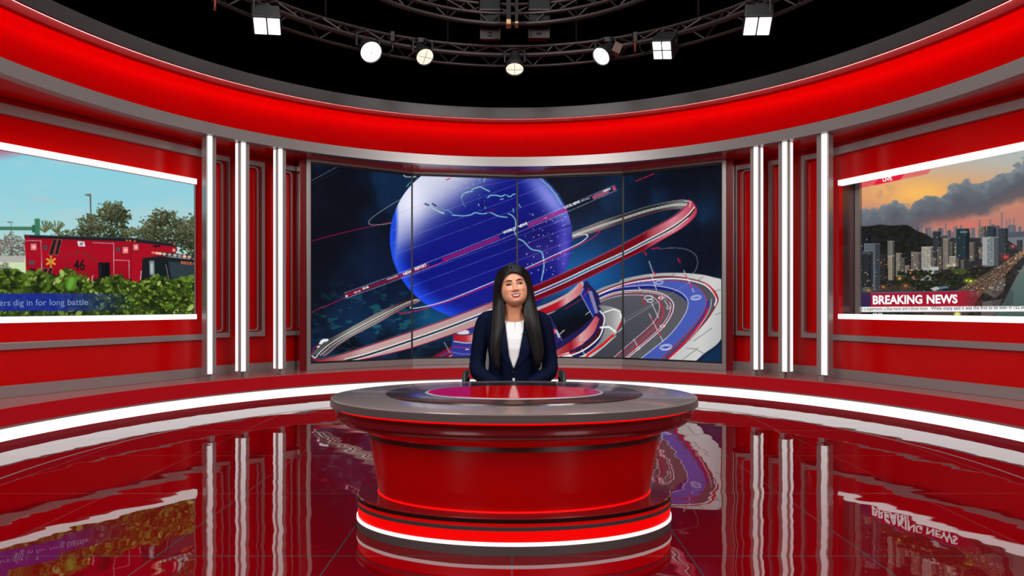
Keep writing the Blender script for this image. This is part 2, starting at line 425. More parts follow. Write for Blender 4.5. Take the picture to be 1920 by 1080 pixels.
for i in range(nn + 1):
    z = .56 + .37 * i / nn; hw = .205 + .02 * math.sin(PI * i / nn) - (.03 if i in (0, nn) else 0)
    for j in range(13):
        t = -1 + j / 6; V.append((CHX + hw * t, CHY + .215 - .035 * t * t * -1 * -1 + .02 * math.sin(PI * i / nn), z))
q = len(V); V += [(x, y + .02, z) for x, y, z in V]
Fc = [(i * 13 + j, i * 13 + j + 1, (i + 1) * 13 + j + 1, (i + 1) * 13 + j) for i in range(nn) for j in range(12)]
Fc += [tuple(v + q for v in f[::-1]) for f in Fc]
edge = [j for j in range(13)] + [i * 13 + 12 for i in range(1, nn + 1)] + [nn * 13 + j for j in range(11, -1, -1)] + [i * 13 for i in range(nn - 1, 0, -1)]
Fc += [(edge[i], edge[(i + 1) % len(edge)], edge[(i + 1) % len(edge)] + q, edge[i] + q) for i in range(len(edge))]
mesh('backrest', V, Fc, CHG, chair, True, None, 50)
MB().tube([(CHX, CHY + .15, .415), (CHX, CHY + .26, .43), (CHX, CHY + .275, .52), (CHX, CHY + .262, .70)], .022, 10).build('back_support', CHM, chair, True)
for s in (-1, 1):
    x = CHX + s * .292
    ar = MB().tube([(x, CHY - .27, .640), (x, CHY - .265, .662), (x, CHY - .235, .676), (x, CHY - .10, .676), (x, CHY + .02, .668)], [.018, .026, .030, .030, .026], 12, True, .55).build('armrest', CHM, chair, True, None, 60)
    MB().tube([(CHX + s * .22, CHY - .02, .415), (CHX + s * .285, CHY - .03, .43), (x, CHY - .04, .50), (x, CHY - .05, .66)], .018, 10).build('arm_post', CHM, chair, True, None, 60)
MB().lathe([(.028, .06), (.028, .25), (.02, .25), (.02, .40)], 16, Matrix.Translation((CHX, CHY, 0))).build('gas_column', CHM, chair, True, None, 40)
for k in range(5):
    a = 2 * PI * k / 5 + .3; e = (CHX + .27 * math.cos(a), CHY + .27 * math.sin(a))
    lg = MB().tube([(CHX + .02 * math.cos(a), CHY + .02 * math.sin(a), .10), (e[0], e[1], .07)], [.026, .016], 8).build('base_leg', CHM, chair, True, None, 50)
    cs = MB().tube([(e[0] - .022 * math.sin(a), e[1] + .022 * math.cos(a), .027), (e[0] + .022 * math.sin(a), e[1] - .022 * math.cos(a), .027)], .027, 14).build('caster', BLACK, lg, True, None, 40)

# ================================================================== LIGHTING TRUSSES AND LAMPS
TRM = mat('black truss tube', (58, 50, 48), 0.32, metal=0.6)
HOUS = mat('black lamp housing', (26, 25, 26), 0.45, spec=0.5)
def truss(name, label, cy, chords, span, nb):
    root = thing(name, label, 'lighting truss', (0, cy, chords[0][1]))
    for R, z, r in chords:
        n = 90; pts = [pol(R, -span + 2 * span * i / n, z, cy) for i in range(n + 1)]
        MB().tube(pts, r, 8).build('chord', TRM, root, True, None, 60)
    pr = [(0, 1), (0, 2), (1, 2)]
    for i in range(nb):
        p0 = -span + 2 * span * i / nb; p1 = -span + 2 * span * (i + 1) / nb
        a, b = pr[i % 3] if i % 2 else pr[(i + 1) % 3][::-1]
        for (a, b) in (((0, 1), (2, 0)) if i % 2 else ((1, 0), (0, 2))):
            A = pol(chords[a][0], p0, chords[a][1], cy); B = pol(chords[b][0], p1, chords[b][1], cy)
            MB().tube([A, B], .011, 6).build('brace', TRM, root, True, None, 60)
    return root
tr = truss('lighting_truss', 'wide curved black lighting truss carrying the lit studio lamps', CY, [(2.97, 4.030, .020), (2.87, 3.894, .028), (3.03, 3.830, .018)], math.radians(100), 44)
tr2 = truss('lighting_truss', 'smaller curved black truss above the wide lamp truss, partly cut by the picture top', 5.16, [(1.93, 4.43, .02), (1.84, 4.285, .022), (1.78, 4.150, .026)], math.radians(75), 20)
for root, cy, R, z in ((tr, CY, 2.97, 4.03), (tr2, 5.16, 1.93, 4.43)):
    for d in (-40, -14, 14, 40):
        p = pol(R, math.radians(d), z, cy)
        MB().tube([p, (p[0], p[1], 6.6)], .008, 6).build('hanger_rod', TRM, root, True)

def aim_matrix(p, target):
    d = (Vector(target) - Vector(p)).normalized()
    return Matrix.Translation(p) @ d.to_track_quat('Z', 'Y').to_matrix().to_4x4()
def lamp_pos(x, y, R=2.74):
    X, Y = on_circle(x, R); return (X, Y, EYE + (HZ - y) * Y / F)
def clampyoke(root, p, Rm, w, ztop=3.90):
    X, Y = p[0], p[1]; ph = math.atan2(X, Y - CY); c = pol(2.87, ph, ztop)
    right = Vector((math.cos(ph), -math.sin(ph), 0))
    pts = [Vector(p) - right * w, Vector(p) - right * w + Vector((0, 0, .12)), Vector((c[0], c[1], max(p[2] + .18, ztop - .05))) - right * w * .3, Vector((c[0], c[1], max(p[2] + .18, ztop - .05))) + right * w * .3, Vector(p) + right * w + Vector((0, 0, .12)), Vector(p) + right * w]
    MB().tube(pts, .012, 8).build('yoke', HOUS, root, True, None, 60)
    top = max(p[2] + .18, ztop - .05)
    MB().bbox(c[0] - .03, c[0] + .03, c[1] - .045, c[1] + .045, top - .01, ztop + .05).build('clamp', HOUS, root)
def round_lamp(x, y, rad, target, label, warm=False, flap=False):
    p = lamp_pos(x, y); Mx = aim_matrix(p, target)
    root = thing('round_studio_lamp', label, 'studio lamp', p, 'round studio lamps')
    q = rad
    MB().lathe([(q * .35, -q * 2.3), (q * .55, -q * 2.2), (q * .62, -q * 1.4), (q * 1.0, -q * .7), (q * 1.08, -q * .2), (q * 1.08, q * .05), (q * 1.0, q * .05), (q * .98, -q * .12)], 28, Mx, True).build('housing', HOUS, root, True, None, 40)
    ln = MB().lathe([(q * .97, -q * .10), (q * .8, -q * .03), (q * .4, q * .02), (.001, q * .04)], 28, Mx, False).build('lens', LAMPW if warm else LAMP, root, True)
    b = MB()
    for k in range(2):
        b.tube([Mx @ Vector((-q * .9 if k else 0, 0 if k else -q * .9, q * .05)), Mx @ Vector((0, 0, q * .09)), Mx @ Vector((q * .9 if k else 0, 0 if k else q * .9, q * .05))], q * .025, 6)
    b.build('lens_guard', HOUS, root, True)
    if flap:
        bevel(MB().box(tuple(Vector(p) + Vector((.165, -.02, .07))), (.042, 0, -.02), (0, .05, 0), (.022, 0, .05)).build('barn_door', mat('dull brown flap', (92, 66, 58), .5, metal=.3), root), .006)
        MB().tube([Mx @ Vector((0, 0, -q * .8)), tuple(Vector(p) + Vector((.15, -.01, .09)))], .008, 6).build('flap_arm', HOUS, root, True)
    clampyoke(root, tuple(Mx @ Vector((0, 0, -q * 1.0))), 2.87, q * 1.12)
def square_lamp(x, y, hw, hh, target, cells, label, roll=0.0):
    p = lamp_pos(x, y); Mx = aim_matrix(p, target) @ Matrix.Rotation(roll, 4, 'Z')
    root = thing('square_studio_lamp', label, 'studio lamp', p, 'square studio flood lamps')
    def bx(cx, cy, cz, hx, hy, hz):
        return MB().box(Mx @ Vector((cx, cy, cz)), Mx.to_3x3() @ Vector((hx, 0, 0)), Mx.to_3x3() @ Vector((0, hy, 0)), Mx.to_3x3() @ Vector((0, 0, hz)))
    bevel(bx(0, 0, -.11, hw * 1.06, hh * 1.08, .10).build('housing', HOUS, root), .01)
    nx, ny = cells; g = .014
    for i in range(nx):
        for j in range(ny):
            w, h = hw / nx, hh / ny
            bevel(bx(-hw + w * (2 * i + 1), -hh + h * (2 * j + 1), -.004, w - g / 2, h - g / 2, .004).build('light_panel', LAMP, root), .003)
    clampyoke(root, tuple(Mx @ Vector((0, 0, -.12))), 2.87, hw * 1.1)
TG = (0, 1.2, .6)
square_lamp(501, 50, .118, .085, (-1.0, 3.4, 0), (2, 1), 'square flood lamp on the truss, leftmost of the lit lamps, split in two panels', math.radians(9))
round_lamp(696, 98, .110, (.9, 3.2, .0), 'large round spot lamp on the truss, first from the left of the round lamps')
round_lamp(797, 107, .094, (.9, 3.9, 0), 'round spot lamp on the truss, second from the left of the round lamps', True)
round_lamp(965, 130, .098, (0, 5.5, 0), 'round spot lamp hanging at the middle of the truss, lowest of the lamps', True)
round_lamp(1127, 106, .098, (-2.0, 4.2, 0), 'round spot lamp on the truss, rightmost of the round lamps, with a side flap', False, True)
square_lamp(1241, 95, .10, .097, (-.9, 3.6, 0), (2, 2), 'square flood lamp with a four panel grid, right of the round lamps', math.radians(-14))
square_lamp(1420, 50, .118, .092, (1.2, 3.4, 0), (2, 1), 'square flood lamp on the truss, rightmost of the lit lamps, split in two panels', math.radians(-10))

# clamps hanging free on the truss, cable loops
def truss_clamp(x, y, col, label):
    p = lamp_pos(x, y, 2.85); m = MB()
    root = thing('pipe_clamp', label, 'pipe clamp', p)
    MB().bbox(p[0] - .02, p[0] + .02, p[1] - .03, p[1] + .03, p[2] + .02, p[2] + .12).build('jaw', TRM, root)
    MB().tube([(p[0], p[1] - .02, p[2] + .02), (p[0], p[1] - .02, p[2] - .09)], .011, 8).build('screw', col, root, True)
RUST = mat('rusty red clamp', (120, 52, 40), 0.5, metal=0.3)
truss_clamp(1190, 83, RUST, 'small rust red clamp on the wide truss between two lamps')
truss_clamp(737, 82, TRM, 'small dark clamp on the wide truss between the two left round lamps')
truss_clamp(405, 2, RUST, 'rust red clamp hanging at the far left end of the wide truss')
def cable(pts, name, label):
    o = MB().tube(catmull(pts, 8), .007, 6).build(name, BLACK, None, True); tag(o, label, 'cable'); return o
for x, y, lab in ((722, 100, 'black cable loop beside the large round lamp'), (1210, 95, 'black cable loop left of the four panel lamp')):
    p = Vector(lamp_pos(x, y, 2.88))
    cable([p + Vector((-.03, 0, .16)), p + Vector((-.06, -.01, .02)), p + Vector((0, -.02, -.03)), p + Vector((.07, -.01, .03)), p + Vector((.09, 0, .16))], 'cable', lab)

# dark hoist boxes in the middle of the smaller truss
PLATE = mat('dim grey plate', (60, 54, 52), 0.5); BOXM = mat('black box panel', (9, 10, 12), 0.4, spec=.2); BRASS = mat('pale bracket metal', (190, 150, 115), 0.4, metal=0.4)
def hoist(x0, x1, yb, yp0, yp1, d, label, marks):
    X0, X1 = (x0 - CXP) * d / F, (x1 - CXP) * d / F; zb = EYE + (HZ - yb) * d / F
    root = thing('motor_box', label, 'motor box', ((X0 + X1) / 2, d + .2, zb))
    bevel(MB().bbox(X0, X1, d, d + .45, zb, zb + .62).build('case', BOXM, root), .008)
    bevel(MB().bbox(X0 - .004, X1 + .004, d - .012, d + .1, zb + .155, zb + .165).build('edge_strip', METALD, root), .002)
    zt, zl = EYE + (HZ - yp0) * (d + .1) / F, EYE + (HZ - yp1) * (d + .1) / F
    a = Vector((0, 0, 1))
    pl_ = bevel(MB().bbox(X0, X1, d + .10, d + .115, zl, zb + .02).build('base_plate', PLATE, root), .006)
    xc = (X0 + X1) / 2
    mk = MB()
    for cx, cz, hx, hz in marks: mk.sphere((xc + cx, d + .099, zl + cz), 1.0, 8, (hx, .001, hz))
    mk.build('plate_mark', BLACK, pl_, True)
    MB().tube([(xc, d + .2, zb + .62), (xc, d + .2, 6.6)], .02, 8).build('suspension_pole', TRM, root, True)
hoist(899, 938, 46, 52, 73, 6.98, 'black box with grey base plate on the smaller truss, left of its middle', [(.0, .07, .028, .011), (0, .035, .025, .012), (-.08, .012, .008, .005), (.08, .01, .008, .005), (0, .105, .04, .004)])
hoist(991, 1032, 46, 53, 71, 6.98, 'black box with grey base plate on the smaller truss, right of its middle', [(.0, .045, .033, .014), (.0, .085, .05, .005), (-.095, .07, .02, .004), (-.095, .04, .015, .004), (-.09, .02, .014, .004)])
br = thing('hanging_bracket', 'narrow hanging bracket with pale lower end between the two black boxes', 'bracket', (.0, 6.7, EYE + (HZ - 45) * 6.7 / F))
zb = EYE + (HZ - 45) * 6.6 / F
bevel(MB().bbox(-.06, -.01, 6.6, 6.72, zb + .055, zb + .62).build('upright', BOXM, br), .004)
bevel(MB().bbox(-.06, -.01, 6.6, 6.72, zb, zb + .054).build('end_cap', BRASS, br), .008)
bevel(MB().bbox(.03, .066, 6.6, 6.72, zb + .03, zb + .62).build('upright', BOXM, br), .004)
bevel(MB().bbox(.03, .066, 6.6, 6.72, zb + .008, zb + .029).build('end_cap', BRASS, br), .004)
# ================================================================== SCREEN PICTURES (drawn procedurally, shown by the screens)
class Canvas:                                # X, Y: where each display point lies in the picture's own coordinates
    def __init__(s, X, Y):
        s.X, s.Y = X.ravel().astype(float), Y.ravel().astype(float); s.C = np.zeros((s.X.size, 3))
    def idx(s, x0, x1, y0, y1):
        return np.nonzero((s.X >= x0) & (s.X <= x1) & (s.Y >= y0) & (s.Y <= y1))[0]
    def over(s, i, m, col):
        col = np.asarray(col, float); m = np.asarray(m)[:, None]
        s.C[i] = s.C[i] * (1 - m) + col * m
    def add(s, i, m, col): s.C[i] = np.clip(s.C[i] + np.asarray(m)[:, None] * np.asarray(col, float), 0, 255)
    def segd(s, i, P):
        x, y = s.X[i], s.Y[i]; d = np.full(x.shape, 1e9)
        for (ax, ay), (bx, by) in zip(P[:-1], P[1:]):
            vx, vy = bx - ax, by - ay; L2 = vx * vx + vy * vy + 1e-9
            t = np.clip(((x - ax) * vx + (y - ay) * vy) / L2, 0, 1)
            d = np.minimum(d, (x - ax - t * vx) ** 2 + (y - ay - t * vy) ** 2)
        return np.sqrt(d)
    def line(s, P, w, col, op=1.0, dash=None):
        P = np.asarray(P, float)
        for k in range(len(P) - 1):           # piece by piece keeps the boxes small
            a, b = P[k], P[k + 1]; q = w + 1.5
            i = s.idx(min(a[0], b[0]) - q, max(a[0], b[0]) + q, min(a[1], b[1]) - q, max(a[1], b[1]) + q)
            if not len(i): continue
            d = s.segd(i, [a, b]); m = np.clip(w * .43 + .42 - d, 0, 1) * op
            if dash:
                L_ = math.hypot(*(b - a)) + 1e-9; t = ((s.X[i] - a[0]) * (b[0] - a[0]) + (s.Y[i] - a[1]) * (b[1] - a[1])) / L_
                m = m * (((t % dash[0]) < dash[1]) * 0.75 + 0.25)
            s.over(i, m, col)
    def curve(s, P, w, col, op=1.0, n=6): s.line(catmull(P, n), w, col, op)
    def poly(s, P, col, op=1.0, aa=0.6, tex=None):
        P = np.asarray(P, float); q = 2
        i = s.idx(P[:, 0].min() - q, P[:, 0].max() + q, P[:, 1].min() - q, P[:, 1].max() + q)
        if not len(i): return
        x, y = s.X[i], s.Y[i]; ins = np.zeros(x.shape, bool)
        Q = np.roll(P, -1, 0)
        for (ax, ay), (bx, by) in zip(P, Q):
            if ay == by: continue
            c = (ay > y) != (by > y)
            ins ^= c & (x < (bx - ax) * (y - ay) / (by - ay) + ax)
        d = s.segd(i, np.vstack([P, P[:1]])); sd = np.where(ins, d, -d)
        m = np.clip(.5 + sd / (2 * aa), 0, 1) * op
        if callable(col): col = col(x, y)
        if tex is not None: m = m * tex(x, y)
        s.over(i, m, col)
    def band(s, A, B, col, op=1.0, n=8, aa=.6, tex=None):
        s.poly(np.vstack([catmull(A, n), catmull(B, n)[::-1]]), col, op, aa, tex)
    def ell(s, cx, cy, rx, ry, col, op=1.0, rot=0.0, soft=0.0, ring=None):
        r = max(rx, ry) * (1 + soft) + 3
        i = s.idx(cx - r, cx + r, cy - r, cy + r)
        if not len(i): return
        dx, dy = s.X[i] - cx, s.Y[i] - cy; c, sn = math.cos(rot), math.sin(rot)
        u, v = dx * c + dy * sn, -dx * sn + dy * c
        f = np.sqrt((u / rx) ** 2 + (v / ry) ** 2) + 1e-9
        g = np.sqrt((u / rx ** 2) ** 2 + (v / ry ** 2) ** 2) / f + 1e-9
        d = (1 - f) / g
        if ring: m = np.clip(ring / 2 + .5 - np.abs(d), 0, 1)
        elif soft: m = np.clip(1 - (f - (1 - soft)) / (2 * soft), 0, 1); m = m * m * (3 - 2 * m)
        else: m = np.clip(.5 + d, 0, 1)
        if callable(col): col = col(s.X[i], s.Y[i])
        s.over(i, m * op, col)
    def rect(s, x0, y0, x1, y1, col, op=1.0): s.poly([(x0, y0), (x1, y0), (x1, y1), (x0, y1)], col, op)

_rs = np.random.RandomState(3); _LAT = _rs.rand(257, 257)
def vnoise(x, y):
    xi, yi = np.floor(x).astype(int), np.floor(y).astype(int); fx, fy = x - xi, y - yi
    fx, fy = fx * fx * (3 - 2 * fx), fy * fy * (3 - 2 * fy)
    g = lambda a, b: _LAT[a % 257, b % 257]
    return (g(xi, yi) * (1 - fx) + g(xi + 1, yi) * fx) * (1 - fy) + (g(xi, yi + 1) * (1 - fx) + g(xi + 1, yi + 1) * fx) * fy
def fbm(x, y, o=4):
    t = 0; a = .5; s_ = 0
    for k in range(o): t = t + a * vnoise(x * 2 ** k + 17 * k, y * 2 ** k + 5 * k); s_ += a; a *= .5
    return t / s_
def mixc(t, *stops):                         # stops: (pos, colour)
    p = [q[0] for q in stops]; c = np.array([q[1] for q in stops], float)
    return np.stack([np.interp(t, p, c[:, k]) for k in range(3)], -1)

SCREEN = bpy.data.materials.new('screen picture'); SCREEN.use_nodes = True
_nt = SCREEN.node_tree; _b = _nt.nodes['Principled BSDF']; _a = _nt.nodes.new('ShaderNodeAttribute'); _a.attribute_name = 'picture'
_b.inputs['Base Color'].default_value = (.004, .004, .004, 1); _b.inputs['Roughness'].default_value = .35; _b.inputs['Specular IOR Level'].default_value = .02
_nt.links.new(_a.outputs['Color'], _b.inputs['Emission Color']); _b.inputs['Emission Strength'].default_value = 1.0

def display(name, P3, paint, parent):        # P3 (rows, cols, 3) points of the display surface
    h, w, _ = P3.shape
    X = CXP + F * P3[..., 0] / P3[..., 1]; Y = HZ - F * (P3[..., 2] - EYE) / P3[..., 1]
    cv = Canvas(X, Y); paint(cv)
    me = bpy.data.meshes.new(name); nv = h * w
    me.vertices.add(nv); me.vertices.foreach_set('co', P3.reshape(-1).astype(np.float32))
    r, c = np.meshgrid(np.arange(h - 1), np.arange(w - 1), indexing='ij'); q = (r * w + c).ravel()
    qd = np.stack([q, q + 1, q + w + 1, q + w], -1); nf = len(q)
    me.loops.add(nf * 4); me.loops.foreach_set('vertex_index', qd.ravel().astype(np.int32))
    me.polygons.add(nf); me.polygons.foreach_set('loop_start', np.arange(0, nf * 4, 4, dtype=np.int32))
    me.update(calc_edges=True); me.validate()
    at = me.color_attributes.new('picture', 'FLOAT_COLOR', 'POINT')
    rgba = np.ones((nv, 4), np.float32); rgba[:, :3] = lin(np.clip(cv.C, 0, 255)); at.data.foreach_set('color', rgba.ravel())
    return link(name, me, SCREEN, parent)

def text_mesh(body, bold=0.0, shear=0.0, space=1.0):
    cu = bpy.data.curves.new('t', 'FONT'); cu.body = body; cu.size = 1; cu.offset = bold; cu.shear = shear; cu.space_character = space; cu.resolution_u = 3
    o = bpy.data.objects.new('t', cu); COL.objects.link(o)
    dg = bpy.context.evaluated_depsgraph_get(); me = bpy.data.meshes.new_from_object(o.evaluated_get(dg))
    V = np.array([v.co[:2] for v in me.vertices]); Fc = [tuple(p.vertices) for p in me.polygons]
    bpy.data.objects.remove(o); bpy.data.curves.remove(cu); bpy.data.meshes.remove(me)
    return V, Fc
def lettering(name, items, to3, m, parent):  # items: (text, x, y, width, height, angle, bold, shear)
    mb = MB()
    for body, x, y, wd, ht, ang, bold, sh in items:
        V, Fc = text_mesh(body, bold, sh)
        if not len(V): continue
        x0, x1 = V[:, 0].min(), V[:, 0].max(); capH = 0.72
        u = (V[:, 0] - x0) / (x1 - x0) * wd; v = V[:, 1] / capH * ht
        ca, sa = math.cos(math.radians(ang)), math.sin(math.radians(ang))
        mb.add([to3(x + a * ca - b * sa, y - a * sa - b * ca) for a, b in zip(u, v)], Fc)
    return mb.build(name, m, parent)
def tmat(name, rgb, s=1.0): return mat(name, (5, 5, 5), .6, emit=rgb, es=s, spec=.05)
TWHITE = tmat('white caption', (250, 250, 252)); TBLACK = tmat('black caption', (18, 14, 16))

# ------------------------------------------------------------------ the globe video wall
VW = [(-2.497, 7.90), (-1.345, 8.61), (.072, 8.84), (1.49, 8.59), (2.612, 7.925)]
VZ0, VZ1 = .398, 2.838
vw = thing('video_wall', 'curved four panel video wall showing a blue globe, behind the presenter', 'video wall', (.05, 8.6, ZW))
def swoosh_cols(x): return mixc(x, (584, (150, 10, 25)), (640, (170, 110, 110)), (680, (205, 168, 165)), (900, (190, 150, 145)), (960, (150, 60, 60)), (1000, (112, 2, 14)), (1205, (115, 2, 16)), (1222, (165, 70, 80)), (1262, (210, 130, 145)), (1306, (175, 60, 80)))
def paint_globe(c):
    X, Y = c.X, c.Y; al = np.arange(X.size)
    n1 = fbm(X / 60, Y / 75, 4); n2 = fbm(X / 22 + 9, Y / 22, 3)
    base = mixc(n1, (.25, (7, 10, 22)), (.5, (9, 20, 38)), (.62, (12, 34, 62)), (.8, (14, 42, 74)))
    c.C[:] = base
    g = np.exp(-(((X - 1085) / 95) ** 2 + ((Y - 520) / 62) ** 2)); c.over(al, np.clip(g * 1.0, 0, 1), (24, 110, 180))
    g = np.exp(-(((X - 1120) / 150) ** 2 + ((Y - 470) / 90) ** 2)); c.over(al, g * .4, (14, 60, 120))
    g = np.exp(-(((X - 815) / 60) ** 2 + ((Y - 600) / 40) ** 2)); c.over(al, g * .85, (16, 84, 132))
    g = np.exp(-(((X - 700) / 70) ** 2 + ((Y - 520) / 70) ** 2)); c.over(al, g * .45, (12, 44, 90))
    g = np.exp(-(((X - 1300) / 70) ** 2 + ((Y - 345) / 40) ** 2)); c.over(al, g * .8, (5, 8, 18))
    g = np.exp(-(((X - 605) / 40) ** 2 + ((Y - 470) / 120) ** 2)); c.over(al, g * .75, (6, 9, 20))
    tq = np.clip((fbm(X / 16 + 3, Y / 9 + 8, 4) - .6) * 9, 0, 1) * np.exp(-(((X - 700) / 110) ** 2 + ((Y - 600) / 55) ** 2)); c.over(al, tq * .55, (40, 130, 130))
    for k in range(16):                       # faint teal coast traces low on the left
        rr = random.Random(k); x, y = 610 + rr.random() * 200, 560 + rr.random() * 100
        P = [(x, y)]
        for q in range(5): P.append((P[-1][0] + rr.uniform(-4, 12), P[-1][1] + rr.uniform(-7, 7)))
        c.line(P, .8, (50, 140, 140), .45)
    # thin orbit lines left
    c.curve([(584, 339), (632, 313), (648, 306)], .9, (150, 160, 175), .8); c.curve([(584, 345), (640, 318)], .8, (60, 60, 90), .6)
    c.curve([(584, 452), (625, 441), (670, 430), (709, 422), (745, 413)], 1.3, (185, 10, 75), .9)
    c.curve([(756, 371), (730, 386), (703, 404), (692, 415), (695, 421), (716, 421), (740, 417)], 1.0, (190, 195, 205), .85)
    c.curve([(757, 328), (760, 331), (772, 332), (780, 331)], 1.3, (225, 228, 235))
    # far half of the tilted ring (right part)
    grey = lambda x, y: mixc(x, (1073, (128, 116, 112)), (1130, (110, 104, 100)), (1160, (50, 48, 46)), (1230, (36, 36, 38)), (1275, (110, 108, 106)), (1300, (90, 80, 84)))
    UP = [(1066, 439), (1127, 415), (1165, 403), (1215, 387), (1271, 375.5), (1292, 376)]
    LO = [(1066, 450), (1118, 434), (1166, 417.5), (1215, 402), (1252, 393), (1284, 391)]
    c.band(UP, LO, grey)
    c.curve(UP, 1.0, (170, 165, 165), .8); c.curve(LO, 1.2, (170, 60, 90), .8)
    for k, w in ((.45, 1.6), (.62, 1.3)):
        c.curve([(a[0] * (1 - k) + b[0] * k, a[1] * (1 - k) + b[1] * k) for a, b in zip(UP, LO)], w, (232, 232, 230))
    # far half, left part
    UP = [(585, 665), (598, 649), (617, 636), (650, 618), (709, 586), (758, 564), (778, 557), (786, 562)]
    LO = [(608, 668), (618, 662), (634, 648), (662, 630), (709, 605.5), (758, 577), (779, 569), (788, 563)]
    g2 = lambda x, y: mixc(x, (585, (90, 88, 88)), (620, (70, 68, 68)), (660, (140, 136, 132)), (720, (120, 112, 108)), (755, (60, 30, 34)), (788, (40, 8, 14)))
    c.band(UP, LO, g2)
    for k, w, q in ((.42, 1.6, (235, 235, 232)), (.54, 1.4, (30, 28, 30)), (.64, 1.2, (220, 220, 218))):
        c.curve([(a[0] * (1 - k) + b[0] * k, a[1] * (1 - k) + b[1] * k) for a, b in zip(UP, LO)], w, q)
    c.curve([(a[0] * .08 + b[0] * .92, a[1] * .08 + b[1] * .92) for a, b in zip(UP, LO)], 2.2, (165, 120, 125), .8)
    c.curve([(584, 668), (588, 654), (600, 645), (616, 636)], 1.4, (200, 20, 60), .9)
    for bx in ((606, 639, 6, 3), (612, 638, 4, 2.5), (602, 643, 4, 2.5), (597, 650, 3, 1.5)): c.ell(*bx, (230, 232, 236), rot=-.4)
    # the globe
    gx, gy, rx, ry = 902, 447, 171, 155
    i = c.idx(gx - rx - 3, gx + rx + 3, gy - ry - 3, gy + ry + 3); x, y = X[i], Y[i]
    u, v = (x - gx) / rx, (y - gy) / ry; r = np.sqrt(u * u + v * v) + 1e-6
    edge = np.clip(.5 + (1 - r) * 160, 0, 1)
    col = np.zeros((len(i), 3)); col[:] = (4, 16, 122)
    def mixin(m, q):
        nonlocal col
        m = np.clip(m, 0, 1)[:, None]; col = col * (1 - m) + np.array(q, float) * m
    mixin(np.exp(-(((x - 900) / 120) ** 2 + ((y - 560) / 40) ** 2)) * .6, (28, 30, 140))
    mixin((np.clip((r - .80) / .17, 0, 1)) ** 1.3 * np.clip(-u * 1.4 + v * .35 + .1, 0, 1), (28, 72, 222))
    mixin(np.exp(-(((x - 1010) / 60) ** 2 + ((y - 450) / 55) ** 2)) * .7, (18, 8, 92))
    mixin(np.exp(-((((x - 1032) + (y - 372) * -.75) / 26) ** 2 + ((y - 372) / 60) ** 2)) * .95, (132, 140, 226))
    mixin(np.exp(-(((x - 1058) / 13) ** 2 + ((y - 470) / 62) ** 2)) * .75, (104, 90, 214))
    mixin(np.exp(-(((x - 1020) / 36) ** 2 + ((y - 478) / 26) ** 2)) * .5, (72, 58, 150))
    mixin(np.exp(-(((y - 425 + (x - 1060) * .06) / 3) ** 2)) * np.clip((x - 1040) / 30, 0, 1) * .7, (30, 10, 110))
    # broad white glare, upper left, edged by a diagonal
    gl = 1 / (1 + np.exp(((x - 880) * .62 + (y - 352) * .78) / 15)); gl *= np.clip((x - 741 + (y - 410) ** 2 / 900) / 8, 0, 1)
    gl *= 1 / (1 + np.exp((y - 482 + (x - 752) * .7) / 16))
    mixin(gl * .98, (216, 220, 236)); mixin(gl * np.exp(-(((x - 772) / 26) ** 2 + ((y - 378) / 40) ** 2)) * .9, (238, 238, 255))
    mixin(gl * np.exp(-(((x - 770) / 30) ** 2 + ((y - 450) / 30) ** 2)) * .7, (178, 180, 228))
    c.over(i, edge, col)
    c.line([(1013, 335), (1030, 350), (1042, 365), (1053, 383)], 2.2, (120, 190, 200)); c.line([(1018, 333), (1034, 348), (1047, 364), (1056, 380)], 3, (18, 42, 88), .8)
    c.line([(762, 350), (767, 344), (773, 340)], 1.6, (70, 150, 160))
    # coast lines
    T = (128, 196, 204)
    c.curve([(907, 341), (909, 335), (912, 334)], 1.6, T)
    c.curve([(884, 356), (893, 352), (901, 350.5), (908, 354), (918, 359)], 2.2, T)
    c.curve([(865, 371), (867, 366), (873, 361), (880, 359.5), (886, 359)], 2.0, T)
    c.curve([(866, 374), (869, 383), (873, 388)], 1.1, T, .6)
    c.curve([(914, 371), (919, 367), (929, 366), (940, 368), (947, 365)], 2.2, T)
    c.curve([(950, 366), (956, 369), (962, 364.5), (966, 364)], 1.9, T); c.line([(938, 374), (944, 373)], 2, T)
    c.curve([(848, 403), (857, 404), (872, 404.5), (884, 402.5), (890, 399), (905, 401), (919, 398.5), (929, 403), (938, 406), (951, 407.5)], 2.0, T)
    c.curve([(953, 400.5), (960, 404), (966, 412), (967, 424), (965, 434), (969, 443)], 2.0, T)
    c.curve([(972, 448), (982, 453), (996, 467), (1013, 471), (1018, 479), (1020, 494), (1019, 506), (1015, 526)], 2.4, (120, 190, 205))
    c.curve([(962, 391), (963, 398)], 1.5, T); c.line([(973, 383), (976, 389)], 1.8, T); c.curve([(897, 382), (898, 386)], 1.4, T); c.curve([(908, 377), (909, 388), (911, 391)], 1.4, T, .7)
    c.curve([(796, 382), (806, 386), (814, 392), (826, 398), (832, 400)], 3.4, (160, 190, 200)); c.line([(797, 382), (804, 385)], 3, (8, 30, 80))
    c.curve([(811, 382), (820, 387), (830, 392), (841, 395), (848, 400)], 2.4, (90, 130, 170)); c.line([(811, 382), (817, 386)], 3.2, (8, 30, 80))
    c.ell(905, 383, 5, 7, (10, 14, 96), .8)
    c.poly([(910, 396), (928, 389), (930, 396), (914, 400)], (70, 8, 100), .6)
    # dotted straight lines across the globe
    def gl_line(x0, y0, x1, y1, w, col, op, dash=(3.2, 2.0)):
        nseg = 40
        for k in range(nseg):
            a, b = k / nseg, (k + 1) / nseg
            p = (x0 + (x1 - x0) * a, y0 + (y1 - y0) * a); q = (x0 + (x1 - x0) * b, y0 + (y1 - y0) * b)
            if ((p[0] - gx) / rx) ** 2 + ((p[1] - gy) / ry) ** 2 < .985: c.line([p, q], w, col, op, dash)
    sl = -.372
